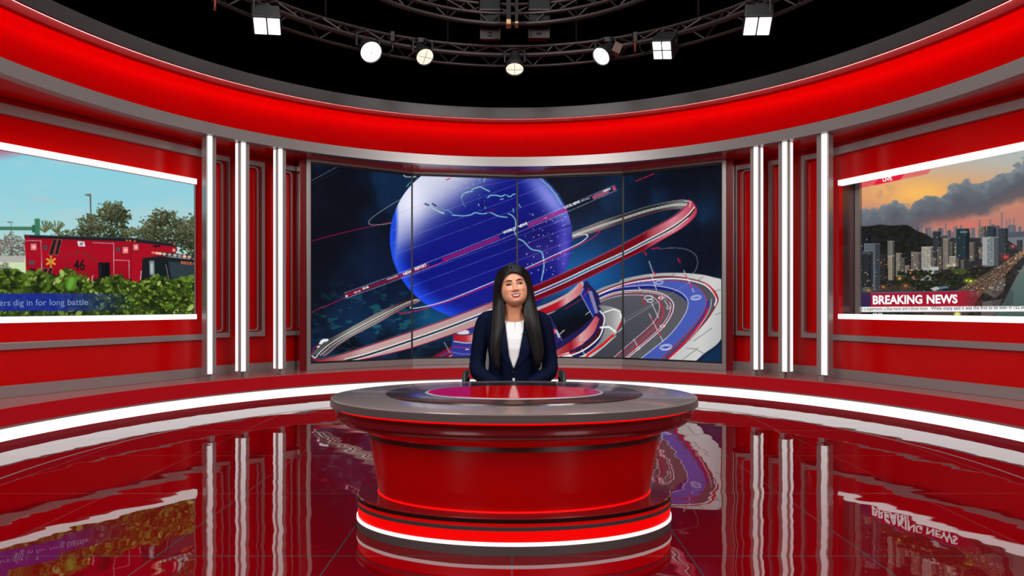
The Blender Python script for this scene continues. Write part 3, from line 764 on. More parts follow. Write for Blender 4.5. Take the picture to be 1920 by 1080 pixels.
    for yy in (395, 423, 447, 470, 522, 541, 567, 590):   # height of each line at x = 760
        gl_line(725, yy - 35 * sl, 1075, yy + 315 * sl, .9, (150, 160, 235), .75)
    gl_line(775, 374, 1000, 330, .8, (150, 160, 235), .5)
    # news ribbon
    def rib(t0, t1, off0, off1):              # ribbon from (648,557) to (1153,352)
        a, b = np.array((647, 554.5)), np.array((1154, 352)); d = b - a; L_ = np.hypot(*d); nrm = np.array((-d[1], d[0])) / L_
        bow = lambda t: np.array((0, 1.0)) * (6.0 * 4 * t * (1 - t))
        top = [a + d * t + nrm * off0 + bow(t) for t in np.linspace(t0, t1, 8)]; bot = [a + d * t + nrm * off1 + bow(t) for t in np.linspace(t0, t1, 8)]
        return np.vstack([top, bot[::-1]]), top, bot
    tex = lambda x, y: .75 + .25 * (((x * .9 + y * 1.2) % 3) < 1.6)
    for t0, t1, q, op in ((0, .06, (150, 20, 50), .95), (.055, .17, (120, 20, 55), .9), (.17, .31, (140, 25, 70), .95), (.36, .57, (150, 15, 110), .92), (.675, .82, (165, 40, 125), .9), (.915, .975, (185, 90, 120), .9), (.99, 1.0, (225, 70, 100), 1)):
        P, _, _ = rib(t0, t1, -3.6, 3.6); c.poly(P, q, op, tex=tex)
    for o_ in (-5.2, 5.2):
        _, tp, _ = rib(0, 1, o_, o_); c.line(tp, 1.1, (215, 215, 245), .9, (3, 2))
    _, tp, _ = rib(.31, .38, 4.4, 4.4); c.line(tp, 1.3, (230, 10, 70))
    c.curve([(584, 586), (600, 578), (625, 568), (648, 557)], 1.4, (185, 15, 75), .9); c.rect(648, 553.5, 651.5, 557, (235, 235, 240))
    # crossing orbit pair (white and pink) over the globe
    c.curve([(1101, 441), (1099, 439.5), (1087, 440), (1075, 443)], 1.1, (225, 235, 245))
    W = [(769, 575), (772, 578), (790, 576), (840, 563), (928, 527), (990, 501), (1040, 478), (1075, 462), (1093, 452), (1102, 443), (1098, 439.5)]
    c.curve(W, 1.7, (228, 235, 245))
    c.curve([(750, 588), (790, 581), (815, 572), (850, 562), (928, 531), (1000, 500), (1050, 477), (1095, 455), (1115, 443), (1124, 434), (1120, 430)], 1.6, (215, 10, 80))
    c.curve([(745, 586), (760, 587), (775, 583)], 1.3, (190, 10, 60))
    for k in range(60):
        rr = random.Random(900 + k); x, y = rr.uniform(985, 1060), rr.uniform(395, 520)
        if ((x - gx) / rx) ** 2 + ((y - gy) / ry) ** 2 < .95: c.ell(x, y, .9, .9, (225, 225, 250), .5 + .5 * rr.random())
    for k in range(30):
        rr = random.Random(950 + k); c.ell(rr.uniform(765, 900), rr.uniform(332, 372), .7, .7, (250, 250, 255), .7)
    c.poly([(836, 337), (844, 333), (844.5, 335), (836.5, 338.5)], (225, 20, 70))
    for a in ((1192, 340, 1203, 335), (1206, 334, 1216, 330), (1218, 329, 1226, 326)): c.line([a[:2], a[2:]], 1.6, (225, 25, 60))
    # the big flat disc at lower right
    def disc(P): return catmull(P, 6)
    O = [(1096, 560), (1125, 541), (1160, 529), (1169, 523), (1215, 514), (1264, 511.5), (1308, 514), (1336, 519.6), (1360, 530), (1372, 575), (1352, 636), (1319, 664), (1290, 690)]
    c.poly(np.vstack([disc(O), [(1040, 700)]]), lambda x, y: mixc((x - 1160) / 200 + (y - 520) / 900, (0, (150, 150, 152)), (.5, (182, 182, 182)), (.9, (205, 204, 203)), (1.3, (150, 150, 152))))
    for a in ((1265, 513, 1258, 519), (1318, 519, 1308, 526), (1338, 546, 1352, 543), (1342, 590, 1352, 586), (1286, 653, 1303, 654), (1303, 654, 1322, 664), (1300, 640, 1335, 615), (1280, 674, 1310, 652)):
        c.line([a[:2], a[2:]], 1.1, (60, 60, 62))
    I1 = [(1096, 566), (1125, 548), (1160, 534), (1197, 524), (1243, 518.5), (1280, 520.6), (1317, 529), (1336, 542), (1346, 558.5), (1342, 573), (1327, 597), (1308, 619.6), (1286, 643.7), (1254, 672), (1240, 686)]
    c.poly(np.vstack([disc(I1), [(1040, 700)]]), (78, 78, 86)); c.line(disc(I1), 2.6, (128, 20, 40))
    W1 = [(1096, 569), (1125, 551), (1160, 537), (1197, 528), (1243, 523), (1280, 523.5), (1317, 532), (1334, 545), (1343, 560), (1340, 573)]
    c.line(disc(W1), 2.8, (238, 238, 240))
    for a in ((1322, 531, 1331, 537), (1333, 540, 1340, 550), (1341, 552, 1344, 558)): c.line([a[:2], a[2:]], 3, (215, 20, 40))
    B0 = [(1096, 573), (1125, 553), (1160, 538), (1197, 529.5), (1240, 526), (1278, 527.5), (1304, 536), (1321, 553), (1324, 570), (1317, 588), (1290, 623), (1240, 672), (1225, 686)]
    c.poly(np.vstack([disc(B0), [(1040, 700)]]), lambda x, y: mixc((x - 1100) / 220, (0, (52, 62, 150)), (.5, (66, 86, 172)), (1, (72, 90, 176)))); c.line(disc(B0), 1.4, (190, 30, 90))
    RR = [(1329, 565), (1324, 582), (1312, 603), (1288, 634), (1250, 672)]; c.line(disc(RR), 4.5, (40, 52, 140)); c.line(disc([(1328, 578), (1318, 600), (1300, 622), (1275, 650), (1252, 672)]), 3.6, (210, 22, 44)); c.line(disc([(1334, 560), (1331, 580), (1318, 603), (1290, 640), (1256, 673)]), 1.2, (225, 225, 230))
    B1 = [(1100, 568), (1125, 552), (1160, 540), (1206, 535), (1240, 537), (1271, 545.6), (1288, 560), (1289, 577), (1278.5, 599), (1252.6, 631), (1204, 670.6), (1190, 684)]
    c.poly(np.vstack([disc(B1), [(1040, 700)]]), (22, 32, 118))
    B2 = [(1100, 574), (1125, 558), (1160, 546), (1206, 541), (1240, 544), (1266, 550), (1286, 564), (1288, 577), (1278, 599), (1252, 631), (1204, 671), (1190, 684)]
    c.poly(np.vstack([disc(B2), [(1040, 700)]]), (86, 86, 92)); c.line(disc(B1), 1.3, (235, 235, 245))
    M0 = [(1100, 576), (1125, 559), (1160, 547), (1206, 544.6), (1240, 550), (1258, 562), (1263, 575), (1256, 595.6), (1234, 623), (1178.5, 669.6), (1160, 684)]
    c.poly(np.vstack([disc(M0), [(1040, 700)]]), (112, 62, 78)); c.line(disc(M0), 1.8, (240, 236, 240)); c.line(disc([(x - (1.0 if y < 560 else 5), y + (3 if y < 575 else 0)) for x, y in M0]), 1.4, (228, 215, 222))
    M2 = [(1100, 582), (1125, 564), (1160, 552), (1197, 548), (1232, 552), (1250, 561), (1256, 574), (1250, 593), (1228, 619), (1172, 664), (1150, 684)]
    c.poly(np.vstack([disc(M2), [(1040, 700)]]), (88, 84, 90))
    M3 = [(1100, 584), (1125, 566), (1160, 555), (1197, 553), (1223, 556.7), (1236, 569.6), (1234, 588), (1221, 608.5), (1168, 655), (1145, 676)]
    c.line(disc([(x + 4, y + .5) for x, y in M3]), 6.0, (116, 58, 76), .9); c.line(disc([(1190, 553), (1215, 555), (1236, 567), (1243, 582), (1236, 604), (1180, 660)]), 1.8, (215, 28, 54))
    c.poly(np.vstack([disc(M3), [(1040, 700)]]), lambda x, y: mixc((y - 550) / 130, (0, (84, 84, 92)), (1, (60, 60, 70)))); c.line(disc(M3), 1.2, (235, 225, 230), .9)
    for a in ((1172, 603, 1245, 560), (1172, 604, 1300, 525), (1165, 600, 1232, 565)): c.line([a[:2], a[2:]], .9, (170, 170, 180), .6)
    for cx, cy, a_, b_ in ((1236, 529.5, 7, 3), (1305, 558, 9.5, 4), (1248.5, 651, 11, 5.2), (1216, 558, 8, 3.5), (1219, 564, 6, 2.5)):
        c.ell(cx, cy, a_, b_, (232, 235, 245), .9, -.12, ring=1.3)
    c.ell(1248.5, 651.5, 7.5, 3.4, (232, 235, 245), .9, -.12, ring=1.2); c.ell(1305, 558.5, 6, 2.2, (232, 235, 245), .8, -.12, ring=1)
    for cx, cy in ((1239, 558.5), (1242, 611.5)): c.ell(cx, cy, 5, 2.4, (240, 235, 238)); c.ell(cx, cy, 2.2, 1.5, (215, 20, 45))
    for cx, cy in ((1253, 577), (1197, 653)): c.ell(cx, cy, 3, 2.6, (230, 220, 228), .9, ring=1.2)
    for a in ((1221, 515, 1231, 544), (1217, 490, 1225, 513), (1282, 507, 1301, 548), (1221, 567, 1235, 596), (1217, 588, 1243, 640), (1188, 636, 1195, 648), (1246, 563, 1252, 573), (1197, 538, 1202, 545)):
        c.line([a[:2], a[2:]], 1.3, (236, 236, 242))
    for a in ((1285, 515, 1288, 521), (1294, 533, 1297, 540), (1226, 510, 1229, 515), (1204, 560, 1209, 571), (1222, 597, 1225, 602), (1234, 620, 1238, 629), (1271, 485, 1275, 492), (1208, 472, 1212, 478)):
        c.line([a[:2], a[2:]], 2.4, (215, 20, 44))
    c.curve([(1236, 467), (1262, 465), (1285, 467), (1303, 477), (1308, 491), (1304, 507), (1294, 517)], 1.0, (165, 160, 180), .8); c.line([(1222, 466.5), (1236, 464.5)], 2, (225, 20, 60))
    c.poly([(1335, 660), (1352, 640), (1352, 690), (1300, 690)], (14, 46, 82), .8)
    # stepped drum under the globe (right of the presenter)
    c.poly([(1000, 600), (1010, 575), (1070, 545), (1100, 526), (1122, 552), (1128, 580), (1140, 620), (1110, 672), (1000, 690)], (30, 26, 78))
    c.poly(disc([(990, 582), (1030, 567), (1066, 548), (1090, 528), (1093, 538), (1075, 558), (1035, 580), (996, 592)]), (190, 165, 165))
    c.band([(1004, 584), (1045, 566), (1074, 548), (1089, 530)], [(1012, 593), (1050, 577), (1082, 557), (1093, 540)], lambda x, y: mixc(x, (1005, (160, 12, 26)), (1045, (178, 20, 36)), (1062, (215, 160, 162)), (1095, (205, 90, 100))))
    c.curve([(1022, 591), (1055, 577), (1084, 557), (1094, 541)], 1.8, (205, 205, 205))
    c.poly([(1089, 552), (1095, 540), (1116, 585), (1111, 594)], (24, 44, 150)); c.poly([(1102, 545), (1110, 546), (1122, 586), (1116, 588)], (150, 150, 190), .8)
    c.poly([(1023, 592), (1031, 590), (1054, 637), (1040, 645)], (40, 32, 100)); c.line([(1031, 590), (1054, 638)], 1, (200, 200, 220)); c.poly([(1035, 618), (1040, 616), (1044, 624), (1039, 626)], (225, 60, 90)); c.poly([(1041, 619), (1044, 618), (1051, 632), (1047, 634)], (190, 190, 200))
    c.poly([(1030, 590), (1060, 572), (1089, 552), (1112, 594), (1085, 618), (1054, 637)], lambda x, y: mixc((y - 550 + (x - 1030) * .3) / 90, (0, (4, 10, 20)), (.35, (8, 30, 58)), (.75, (4, 10, 20)), (1, (10, 10, 22))))
    c.line([(1089, 552), (1112, 594)], 1.2, (205, 205, 225)); c.line([(1098, 590), (1106, 584)], 1.4, (230, 230, 235)); c.line([(1049, 627), (1058, 619)], 1.4, (230, 230, 235)); c.curve([(1058, 580), (1082, 566), (1098, 552), (1105, 540)], 1.1, (205, 20, 70))
    c.band([(1035, 662), (1070, 640), (1100, 615), (1117, 592)], [(1040, 672), (1084, 650), (1112, 626), (1124, 598)], lambda x, y: mixc((x - 1035) / 90, (0, (170, 90, 92)), (.4, (150, 20, 34)), (.6, (212, 160, 160)), (1, (190, 60, 76))))
    c.band([(1062, 664), (1090, 652), (1118, 626), (1128, 598)], [(1068, 664), (1094, 655), (1124, 628), (1132, 586)], (66, 20, 26))
    c.curve([(1066, 668), (1095, 656), (1122, 634), (1131, 612), (1133, 594), (1125, 583)], 3.0, (238, 236, 238))
    c.poly(disc([(1122, 572), (1140, 574), (1160, 581), (1165, 594), (1162, 612), (1152, 630), (1120, 662), (1090, 678), (1060, 680), (1100, 662), (1124, 640), (1134, 614), (1134, 590)]), lambda x, y: mixc((x - 1090) / 80, (0, (205, 202, 200)), (.45, (120, 122, 124)), (.7, (150, 150, 150)), (1, (215, 214, 212))))
    c.line([(1132, 586), (1150, 580), (1162, 583), (1165, 596)], 2.6, (240, 240, 240)); c.line([(1126, 614), (1142, 613), (1154, 622)], 4, (240, 240, 240))
    c.line([(1150, 628), (1130, 646), (1103, 665), (1092, 676)], 4.6, (225, 10, 20)); c.line([(1155, 630), (1132, 650), (1104, 670)], 1.4, (240, 235, 236)); c.line([(1165, 604), (1157, 620)], 3.6, (185, 20, 50))
    c.curve([(1166, 590), (1170, 600), (1168, 612), (1160, 622)], 1.5, (235, 235, 240))
    c.poly([(1046, 668), (1066, 660), (1076, 672), (1060, 680), (1040, 680)], (235, 232, 232)); c.line([(1050, 668), (1078, 660)], 2.4, (200, 20, 44)); c.ell(1087, 645, 8, 3, (215, 60, 80), .9, -.4, ring=1.2); c.line([(1091, 655), (1098, 668)], 1.2, (240, 240, 240))
    # spool left of the presenter
    c.poly([(812, 668), (848, 648), (858, 660), (842, 680), (800, 680)], (120, 20, 44)); c.line([(826, 668), (850, 655)], 2.4, (60, 70, 170)); c.line([(838, 672), (858, 658)], 1.4, (235, 220, 228)); c.line([(850, 668), (862, 660)], 1.4, (225, 60, 100))
    c.poly(disc([(848, 640), (852, 626), (870, 620), (905, 610), (930, 606), (930, 680), (858, 675), (846, 655)]), (44, 52, 140))
    c.ell(868, 623, 12, 5, (225, 225, 235), .9); c.band([(850, 627), (880, 626), (925, 616)], [(851, 638), (880, 641), (925, 634)], lambda x, y: mixc(x, (850, (170, 14, 26)), (872, (180, 40, 50)), (890, (215, 170, 172)), (925, (180, 20, 34))))
    c.curve([(850, 627), (880, 627.5), (925, 618)], 2.2, (58, 54, 52)); c.curve([(851, 640), (880, 643), (925, 636)], 2.0, (215, 212, 215)); c.curve([(850, 650), (880, 652), (925, 646)], 1.6, (190, 30, 80)); c.line([(873, 655), (879, 655)], 1.8, (240, 240, 245)); c.curve([(846, 660), (875, 664), (925, 660)], 1.6, (120, 126, 200))
    c.line([(833, 642), (844, 662)], 1, (230, 230, 240))
    # near half of the tilted ring
    UP = [(585, 668), (600, 674), (647, 663), (700, 646), (771, 622.5), (840, 598.5), (926, 566), (997, 539), (1050, 516), (1108, 489), (1160, 463), (1216, 433), (1260, 408.5), (1282, 392), (1292, 380), (1291, 374.5)]
    LO = [(587, 675), (612, 681), (665, 676), (706, 668), (773, 651.5), (840, 629), (926, 599), (1003, 564.5), (1050, 545), (1108, 518), (1169, 487), (1211, 466.5), (1247, 446), (1278, 428), (1300, 409), (1306, 396), (1303, 386), (1297, 377)]
    texr = lambda x, y: np.where((x > 650) & (x < 1215), .86 + .14 * (((x + y * .7) % 3.2) < 1.7), 1.0)
    c.band(UP, LO, lambda x, y: swoosh_cols(x), tex=texr)
    c.curve([(x - .8, y - 1.8) for x, y in UP[:-2]], 1.6, (84, 84, 92)); c.curve(UP[2:], 1.5, (205, 24, 70)); c.curve(LO[2:], 1.5, (205, 24, 70))
    MU = [(647, 674), (690, 663), (773, 635.5), (840, 612), (926, 579), (1000, 550), (1060, 524), (1110, 500), (1165, 475), (1206, 454), (1260, 425.5), (1289, 404), (1302, 389)]
    ML = [(x + 1.2, y + 4.2) for x, y in MU]
    c.band(MU, ML, lambda x, y: mixc(x, (647, (40, 44, 52)), (850, (34, 60, 74)), (940, (60, 60, 150)), (1040, (50, 60, 130)), (1090, (40, 120, 170)), (1200, (70, 110, 130)), (1250, (70, 80, 84)), (1302, (40, 40, 44))))
    c.curve([(x, y - .6) for x, y in MU], 2.0, (244, 244, 244)); c.curve([(x, y + .6) for x, y in ML[:-1]], 1.7, (236, 236, 238))
    c.line([(585, 667), (590, 671), (595, 668)], 2.2, (225, 225, 225)); c.curve([(1283, 377), (1294, 379), (1293, 388)], 2, (190, 188, 188))
def vw_to3(x, y):
    t = (x - CXP) / F
    for (ax, ay), (bx, by) in zip(VW[:-1], VW[1:]):
        dx, dy = bx - ax, by - ay; den = dx - t * dy; s_ = (t * ay - ax) / den
        if -0.02 <= s_ <= 1.02 or (ax, ay) == VW[3] or ((ax, ay) == VW[0] and s_ < 0):
            p = np.array((ax + dx * s_, ay + dy * s_)); n = np.array((dy, -dx)) / math.hypot(dx, dy)
            if n[1] > 0: n = -n
            p2 = p + n * .004
            return (p2[0], p2[1], EYE + (HZ - y) * p[1] / F)
for k in range(4):
    a, b = np.array(VW[k]), np.array(VW[k + 1]); L_ = np.linalg.norm(b - a); g = .009 / L_
    s_ = np.linspace(g if k else .018 / L_, 1 - (g if k < 3 else .018 / L_), 172); z = np.linspace(VZ0, VZ1, 320)
    P = np.zeros((320, 172, 3)); P[..., 0] = a[0] + (b - a)[0] * s_[None]; P[..., 1] = a[1] + (b - a)[1] * s_[None]; P[..., 2] = z[:, None]
    display('display_panel', P, paint_globe, vw)
SIDEP = mat('red reflection side', (120, 16, 22), 0.2, coat=0.2)  # red reflection on the frame's side faces put into their colour
PTS = [np.array(p) for p in VW]
nrm = []
for k in range(5):
    d = (PTS[min(k + 1, 4)] - PTS[max(k - 1, 0)]); d = d / np.linalg.norm(d); nrm.append(np.array((d[1], -d[0])) if d[0] > 0 and np.array((d[1], -d[0]))[1] < 0 else -np.array((d[1], -d[0])))
def vstrip(name, z0, z1, o0, o1, m, ks=range(5), ext=0.0):
    V = []; ks = list(ks)
    for j, k in enumerate(ks):
        p = PTS[k].copy()
        if ext and k == 0: p = p - (PTS[1] - PTS[0]) / np.linalg.norm(PTS[1] - PTS[0]) * ext
        if ext and k == 4: p = p + (PTS[4] - PTS[3]) / np.linalg.norm(PTS[4] - PTS[3]) * ext
        for o_, z in ((o0, z0), (o1, z0), (o1, z1), (o0, z1)): q = p + nrm[k] * o_; V.append((q[0], q[1], z))
    Fc = [(i * 4 + a, i * 4 + (a + 1) % 4, (i + 1) * 4 + (a + 1) % 4, (i + 1) * 4 + a) for i in range(len(ks) - 1) for a in range(4)]
    n = len(ks); Fc += [(0, 1, 2, 3), (n * 4 - 1, n * 4 - 2, n * 4 - 3, n * 4 - 4)]
    return mesh(name, V, Fc, m, vw)
vstrip('backing', VZ0 - .03, VZ1 + .03, -.07, -.004, BEZEL)
bevel(vstrip('bottom_rail', ZW + .001, VZ0 - .022, -.07, .06, METAL, ext=.03), .004)
bevel(vstrip('top_rail', VZ1 + .021, VZ1 + .065, -.07, .06, METAL, ext=.03), .004)
vstrip('bezel_strip', VZ0 - .021, VZ0, -.0035, .02, BEZEL); vstrip('bezel_strip', VZ1, VZ1 + .020, -.0035, .02, BEZEL)
for k in (0, 4):
    d = (PTS[1] - PTS[0]) if k == 0 else (PTS[3] - PTS[4]); d = d / np.linalg.norm(d); q = PTS[k]
    for name, s0, s1, o0, o1, z0, z1, m in (('side_post', -.050, -.002, -.09, .062, ZW + .001, VZ1 + .065, METAL), ('side_panel', -.128, -.051, -.12, .03, ZW + .001, VZ1 + .06, SIDEP), ('bezel_strip', -.001, .017, -.0035, .02, VZ0, VZ1, BEZEL)):
        c = q + d * (s0 + s1) / 2 + nrm[k] * (o0 + o1) / 2
        bevel(MB().box((c[0], c[1], (z0 + z1) / 2), (d[0] * (s1 - s0) / 2, d[1] * (s1 - s0) / 2, 0), (nrm[k][0] * (o1 - o0) / 2, nrm[k][1] * (o1 - o0) / 2, 0), (0, 0, (z1 - z0) / 2)).build(name, m, vw), .003)
for k in (1, 2, 3):
    q = PTS[k] + nrm[k] * .004
    MB().bbox(q[0] - .011, q[0] + .011, q[1] - .012, q[1] + .010, VZ0, VZ1).build('bezel_strip', BEZEL, vw)
ra = math.degrees(math.atan2(557 - 352, 1154 - 647))
lettering('lettering', [('NEWS', 757, 516.5, 19, 5.2, 21, .02, .0), ('REPORT', 779, 507, 23, 5.2, 21, .02, 0), ('WORLD', 944, 439, 25, 5.2, 21, .02, 0), ('NEWS', 972, 428, 19, 5.2, 22, .02, 0),
    ('LOCAL NEWS', 1059, 391.5, 31, 5, 21.5, .02, 0), ('ON AIR', 680, 543.5, 12.5, 4.2, 19, .02, 0), ('NEW AGE', 664, 550.5, 13, 2.8, 19, 0, 0), ('NEWS', 1132, 360.5, 14, 3.6, 22, .02, 0), ('WORLD & SPORT', 726, 525.5, 22, 2.6, 21, 0, 0), ('NEWS UPDATE', 1090, 378.5, 17, 2.2, 21, 0, 0)], vw_to3, TWHITE, vw)

# ------------------------------------------------------------------ left screen: ambulance behind a hedge
ls1 = wpx('left', 361); ls0 = ls1 + 2.62
lsc = thing('wall_screen', 'wide screen on the left wall showing a red ambulance behind a hedge', 'screen', wp('left', (ls0 + ls1) / 2, 1.0, .03))
LZ0, LZ1 = 1.004, 2.425
def paint_amb(c):
    X, Y = c.X, c.Y; al = np.arange(X.size)
    t = (Y - 285) / 170.0
    c.C[:] = mixc(t, (0, (136, 206, 221)), (.5, (148, 208, 220)), (1, (170, 214, 212)), (1.3, (190, 214, 205)))
    cl_ = np.clip((fbm(X / 70, Y / 18, 4) - .56) * 5, 0, 1); c.over(al, cl_ * .28, (196, 205, 208))
    c.over(al, np.clip(1 - np.hypot((X + 10) / 70, (Y - 282) / 20), 0, 1) * .7, (200, 60, 100))
    c.ell(80, 374, 32, 4, (178, 196, 202), .5, .15, .6)
    c.line([(171, 450), (169.5, 366)], 3.4, (96, 88, 82)); c.poly([(159, 364), (171, 363), (171, 369), (160, 367)], (120, 112, 104))
    c.line([(23, 520), (21, 420)], 2.4, (112, 116, 116)); c.line([(15, 416.5), (23, 417)], 3, (112, 116, 116))
    R = random.Random(11)
    def blob(cx, cy, rx, ry, n, pal, s0, s1):
        for k in range(int(n * 2.6)):
            a = R.random() * 2 * PI; q = math.sqrt(R.random()) * (.84 + .13 * math.sin(a * 5 + cx) + .10 * math.sin(a * 13 + cy) + (.28 * R.random() if R.random() < .12 else 0)); x, y = cx + rx * q * math.cos(a), cy + ry * q * math.sin(a)
            lit = .5 + .5 * (-(y - cy) / ry * .6 - (x - cx) / rx * .25) + R.uniform(-.35, .35)
            p = pal[max(0, min(len(pal) - 1, int(lit * len(pal))))]
            sz = .5; c.ell(x, y, R.uniform(s0, s1) * sz, R.uniform(s0, s1) * .7 * sz, p, .9, R.uniform(-1, 1))
    PAL = [(26, 32, 20), (38, 44, 28), (50, 56, 34), (66, 72, 46), (88, 92, 64), (110, 112, 84)]
    blob(22, 462, 38, 26, 260, [(88, 78, 70), (104, 92, 82), (122, 110, 98)], 1.5, 4)
    for k in range(40):
        a = R.uniform(-2.6, -.5); x0 = R.choice((84, 105)); c.line([(x0, 436), (x0 + 22 * math.cos(a), 436 + 22 * math.sin(a))], 1.6, R.choice([(86, 92, 52), (110, 112, 66), (64, 72, 42)]))
    blob(140, 442, 45, 14, 180, PAL, 2, 4)
    blob(165, 425, 22, 24, 160, PAL, 2, 4.5); blob(205, 420, 42, 42, 560, PAL, 2, 5); blob(215, 398, 26, 24, 200, PAL, 2, 4)
    blob(265, 442, 50, 20, 260, PAL, 2, 5); blob(310, 432, 48, 38, 560, PAL, 2, 5); blob(300, 410, 24, 20, 160, PAL, 2, 4); blob(350, 440, 24, 34, 260, PAL, 2, 5); blob(365, 450, 16, 60, 200, PAL, 2, 5)
    c.poly([(-250, 424), (62, 425), (62, 432), (-250, 430)], (70, 118, 96)); c.poly([(65, 410), (75, 410), (75, 450), (65, 450)], (58, 120, 92)); c.rect(60, 422, 66, 436, (46, 96, 76))
    # low pale building behind
    c.poly([(-260, 480), (48, 482), (48, 520), (-260, 525)], (200, 222, 176)); c.poly([(-260, 476), (46, 480), (46, 492), (-260, 488)], (176, 174, 168)); c.rect(-260, 515, 50, 560, (90, 92, 88))
    blob(8, 505, 14, 14, 80, [(60, 64, 52), (90, 92, 78), (120, 120, 108)], 1.2, 3)
    # ambulance body
    BR = lambda x, y: mixc((y - 440) / 110, (0, (150, 8, 30)), (.3, (168, 10, 34)), (1, (140, 6, 26)))
    c.poly([(46, 441), (245, 447), (328, 456), (333, 470), (268, 484), (266, 540), (50, 540)], BR)
    c.poly([(245, 448), (330, 458), (330, 480), (268, 484), (266, 540), (246, 540)], (166, 10, 32))
    c.poly([(45, 440), (245, 446), (330, 457), (330, 463), (245, 453), (46, 446)], (26, 30, 36)); c.line([(46, 441), (245, 447), (330, 457.5)], 1.2, (70, 76, 80))
    c.line([(246, 450), (246, 540)], 1.6, (120, 8, 26))
    for a in ((49, 451, 77, 451.5), (77, 451.5, 79, 540), (174, 455, 213, 456.5), (213, 456.5, 214, 540), (214, 487.5, 242, 488.5), (242, 488.5, 243, 540)): c.line([a[:2], a[2:]], 1.3, (188, 186, 190))
    for P in ([(100, 449), (107, 449), (99, 478), (91, 478)], [(109, 449.5), (116, 449.5), (109, 478), (102, 478)], [(82, 503), (90, 503), (83, 526), (75, 526)], [(92, 503), (99, 503), (92, 526), (86, 526)]):
        c.poly(P, (30, 26, 28)); c.line(P + P[:1], .8, (170, 150, 120), .8)
    def lampbox(x0, y0, w, h, q=(250, 120, 120)):
        c.rect(x0 - 1.5, y0 - 1.5, x0 + w + 1.5, y0 + h + 1.5, (70, 40, 44)); c.rect(x0, y0, x0 + w, y0 + h, q)
        for k in range(1, 4): c.line([(x0, y0 + h * k / 4), (x0 + w, y0 + h * k / 4)], .7, (200, 40, 60))
        c.ell(x0 + w * .55, y0 + h * .5, w * .3, h * .25, (255, 205, 200), .8)
    lampbox(57.5, 457, 11, 12); lampbox(230, 463, 10.5, 12); lampbox(250, 458, 9.5, 11); lampbox(323, 466, 6, 6)
    for x, y in ((85, 463.5), (221.5, 467.5)): c.ell(x, y, 4.6, 4.6, (44, 34, 40)); c.ell(x, y, 2.8, 2.8, (120, 110, 116), ring=1.2)
    c.poly([(145, 452), (158, 453), (160, 462), (147, 462)], (220, 222, 224)); c.poly([(150, 455), (156, 454), (155, 460), (149, 460)], (120, 124, 130))
    c.rect(54, 488.5, 65, 496, (84, 70, 76)); c.rect(55, 503, 66, 509.5, (40, 26, 32))
    for a in (0, PI / 3, 2 * PI / 3): c.line([(95.5 - 8.5 * math.sin(a), 490.5 - 9.5 * math.cos(a)), (95.5 + 8.5 * math.sin(a), 490.5 + 9.5 * math.cos(a))], 4.2, (222, 160, 52))
    c.line([(95.5, 482), (95.5, 499)], 1.2, (70, 50, 30))
    c.poly([(184, 492), (206, 492), (207, 522), (185, 523)], (24, 18, 22)); c.poly([(187, 494), (204, 494), (204, 519), (188, 520)], (10, 12, 14)); c.rect(187, 496, 191, 518, (44, 54, 58), .5); c.line([(195, 494), (195, 520)], 1, (50, 44, 46))
    c.line([(173, 530), (173, 519), (175, 517)], 1.6, (200, 200, 204))
    # cab, windscreen, light bar
    c.poly([(267, 484), (300, 480), (372, 488), (372, 548), (264, 548)], (24, 28, 32)); c.poly([(314, 489), (372, 493), (372, 540), (322, 542)], (34, 46, 54)); c.poly([(318, 492), (372, 496), (372, 516), (322, 520)], (52, 66, 72), .6)
    c.poly([(288, 492), (306, 490), (310, 540), (288, 540)], (16, 30, 30)); c.line([(313, 490), (322, 540)], 2.2, (14, 14, 16)); c.line([(311, 496), (318, 530)], .9, (190, 190, 194))
    c.poly([(280, 489), (289, 489), (290, 516), (281, 516)], (122, 134, 138)); c.rect(281, 520, 290, 530, (140, 150, 152)); c.rect(282, 494, 287, 512, (190, 200, 204), .7)
    c.line([(266, 545), (263, 528), (265, 508)], 1.6, (210, 205, 205))
    c.poly([(283, 470), (362, 479), (362, 486), (283, 477)], (60, 44, 48))
    for x, q in ((287, (255, 90, 80)), (294, (255, 170, 160)), (300, (255, 200, 150)), (308, (196, 190, 186)), (318, (160, 150, 146)), (328, (180, 172, 168)), (337, (160, 150, 150)), (346, (255, 190, 160)), (355, (210, 160, 140))): c.ell(x, 473.5 + (x - 285) * .12, 3.6, 2.6, q)
    c.poly([(284, 461), (298, 459), (302, 463), (290, 464)], (34, 14, 20))
    for x in (236, 242, 251, 325): yo = 449.5 + (x - 236) * .085; c.rect(x, yo, x + 3.5, yo + 2.6, (196, 120, 50))
    c.ell(52, 443.5, 2.6, 1.8, (150, 20, 40)); c.rect(324, 524, 330, 528, (150, 180, 140))
    # hedge of big leaves
    hed = [(-270, 508), (-100, 505), (0, 510), (20, 508), (45, 518), (70, 512), (95, 520), (130, 508), (150, 522), (180, 530), (215, 518), (250, 532), (290, 520), (330, 528), (372, 518)]
    c.poly(np.vstack([catmull(hed, 6), [(372, 640), (-270, 640)]]), (44, 60, 18))
    LP = [(26, 36, 14), (48, 66, 20), (72, 98, 28), (98, 126, 42), (130, 156, 62), (166, 186, 100)]
    hx = np.array([p[0] for p in hed]); hy = np.array([p[1] for p in hed])
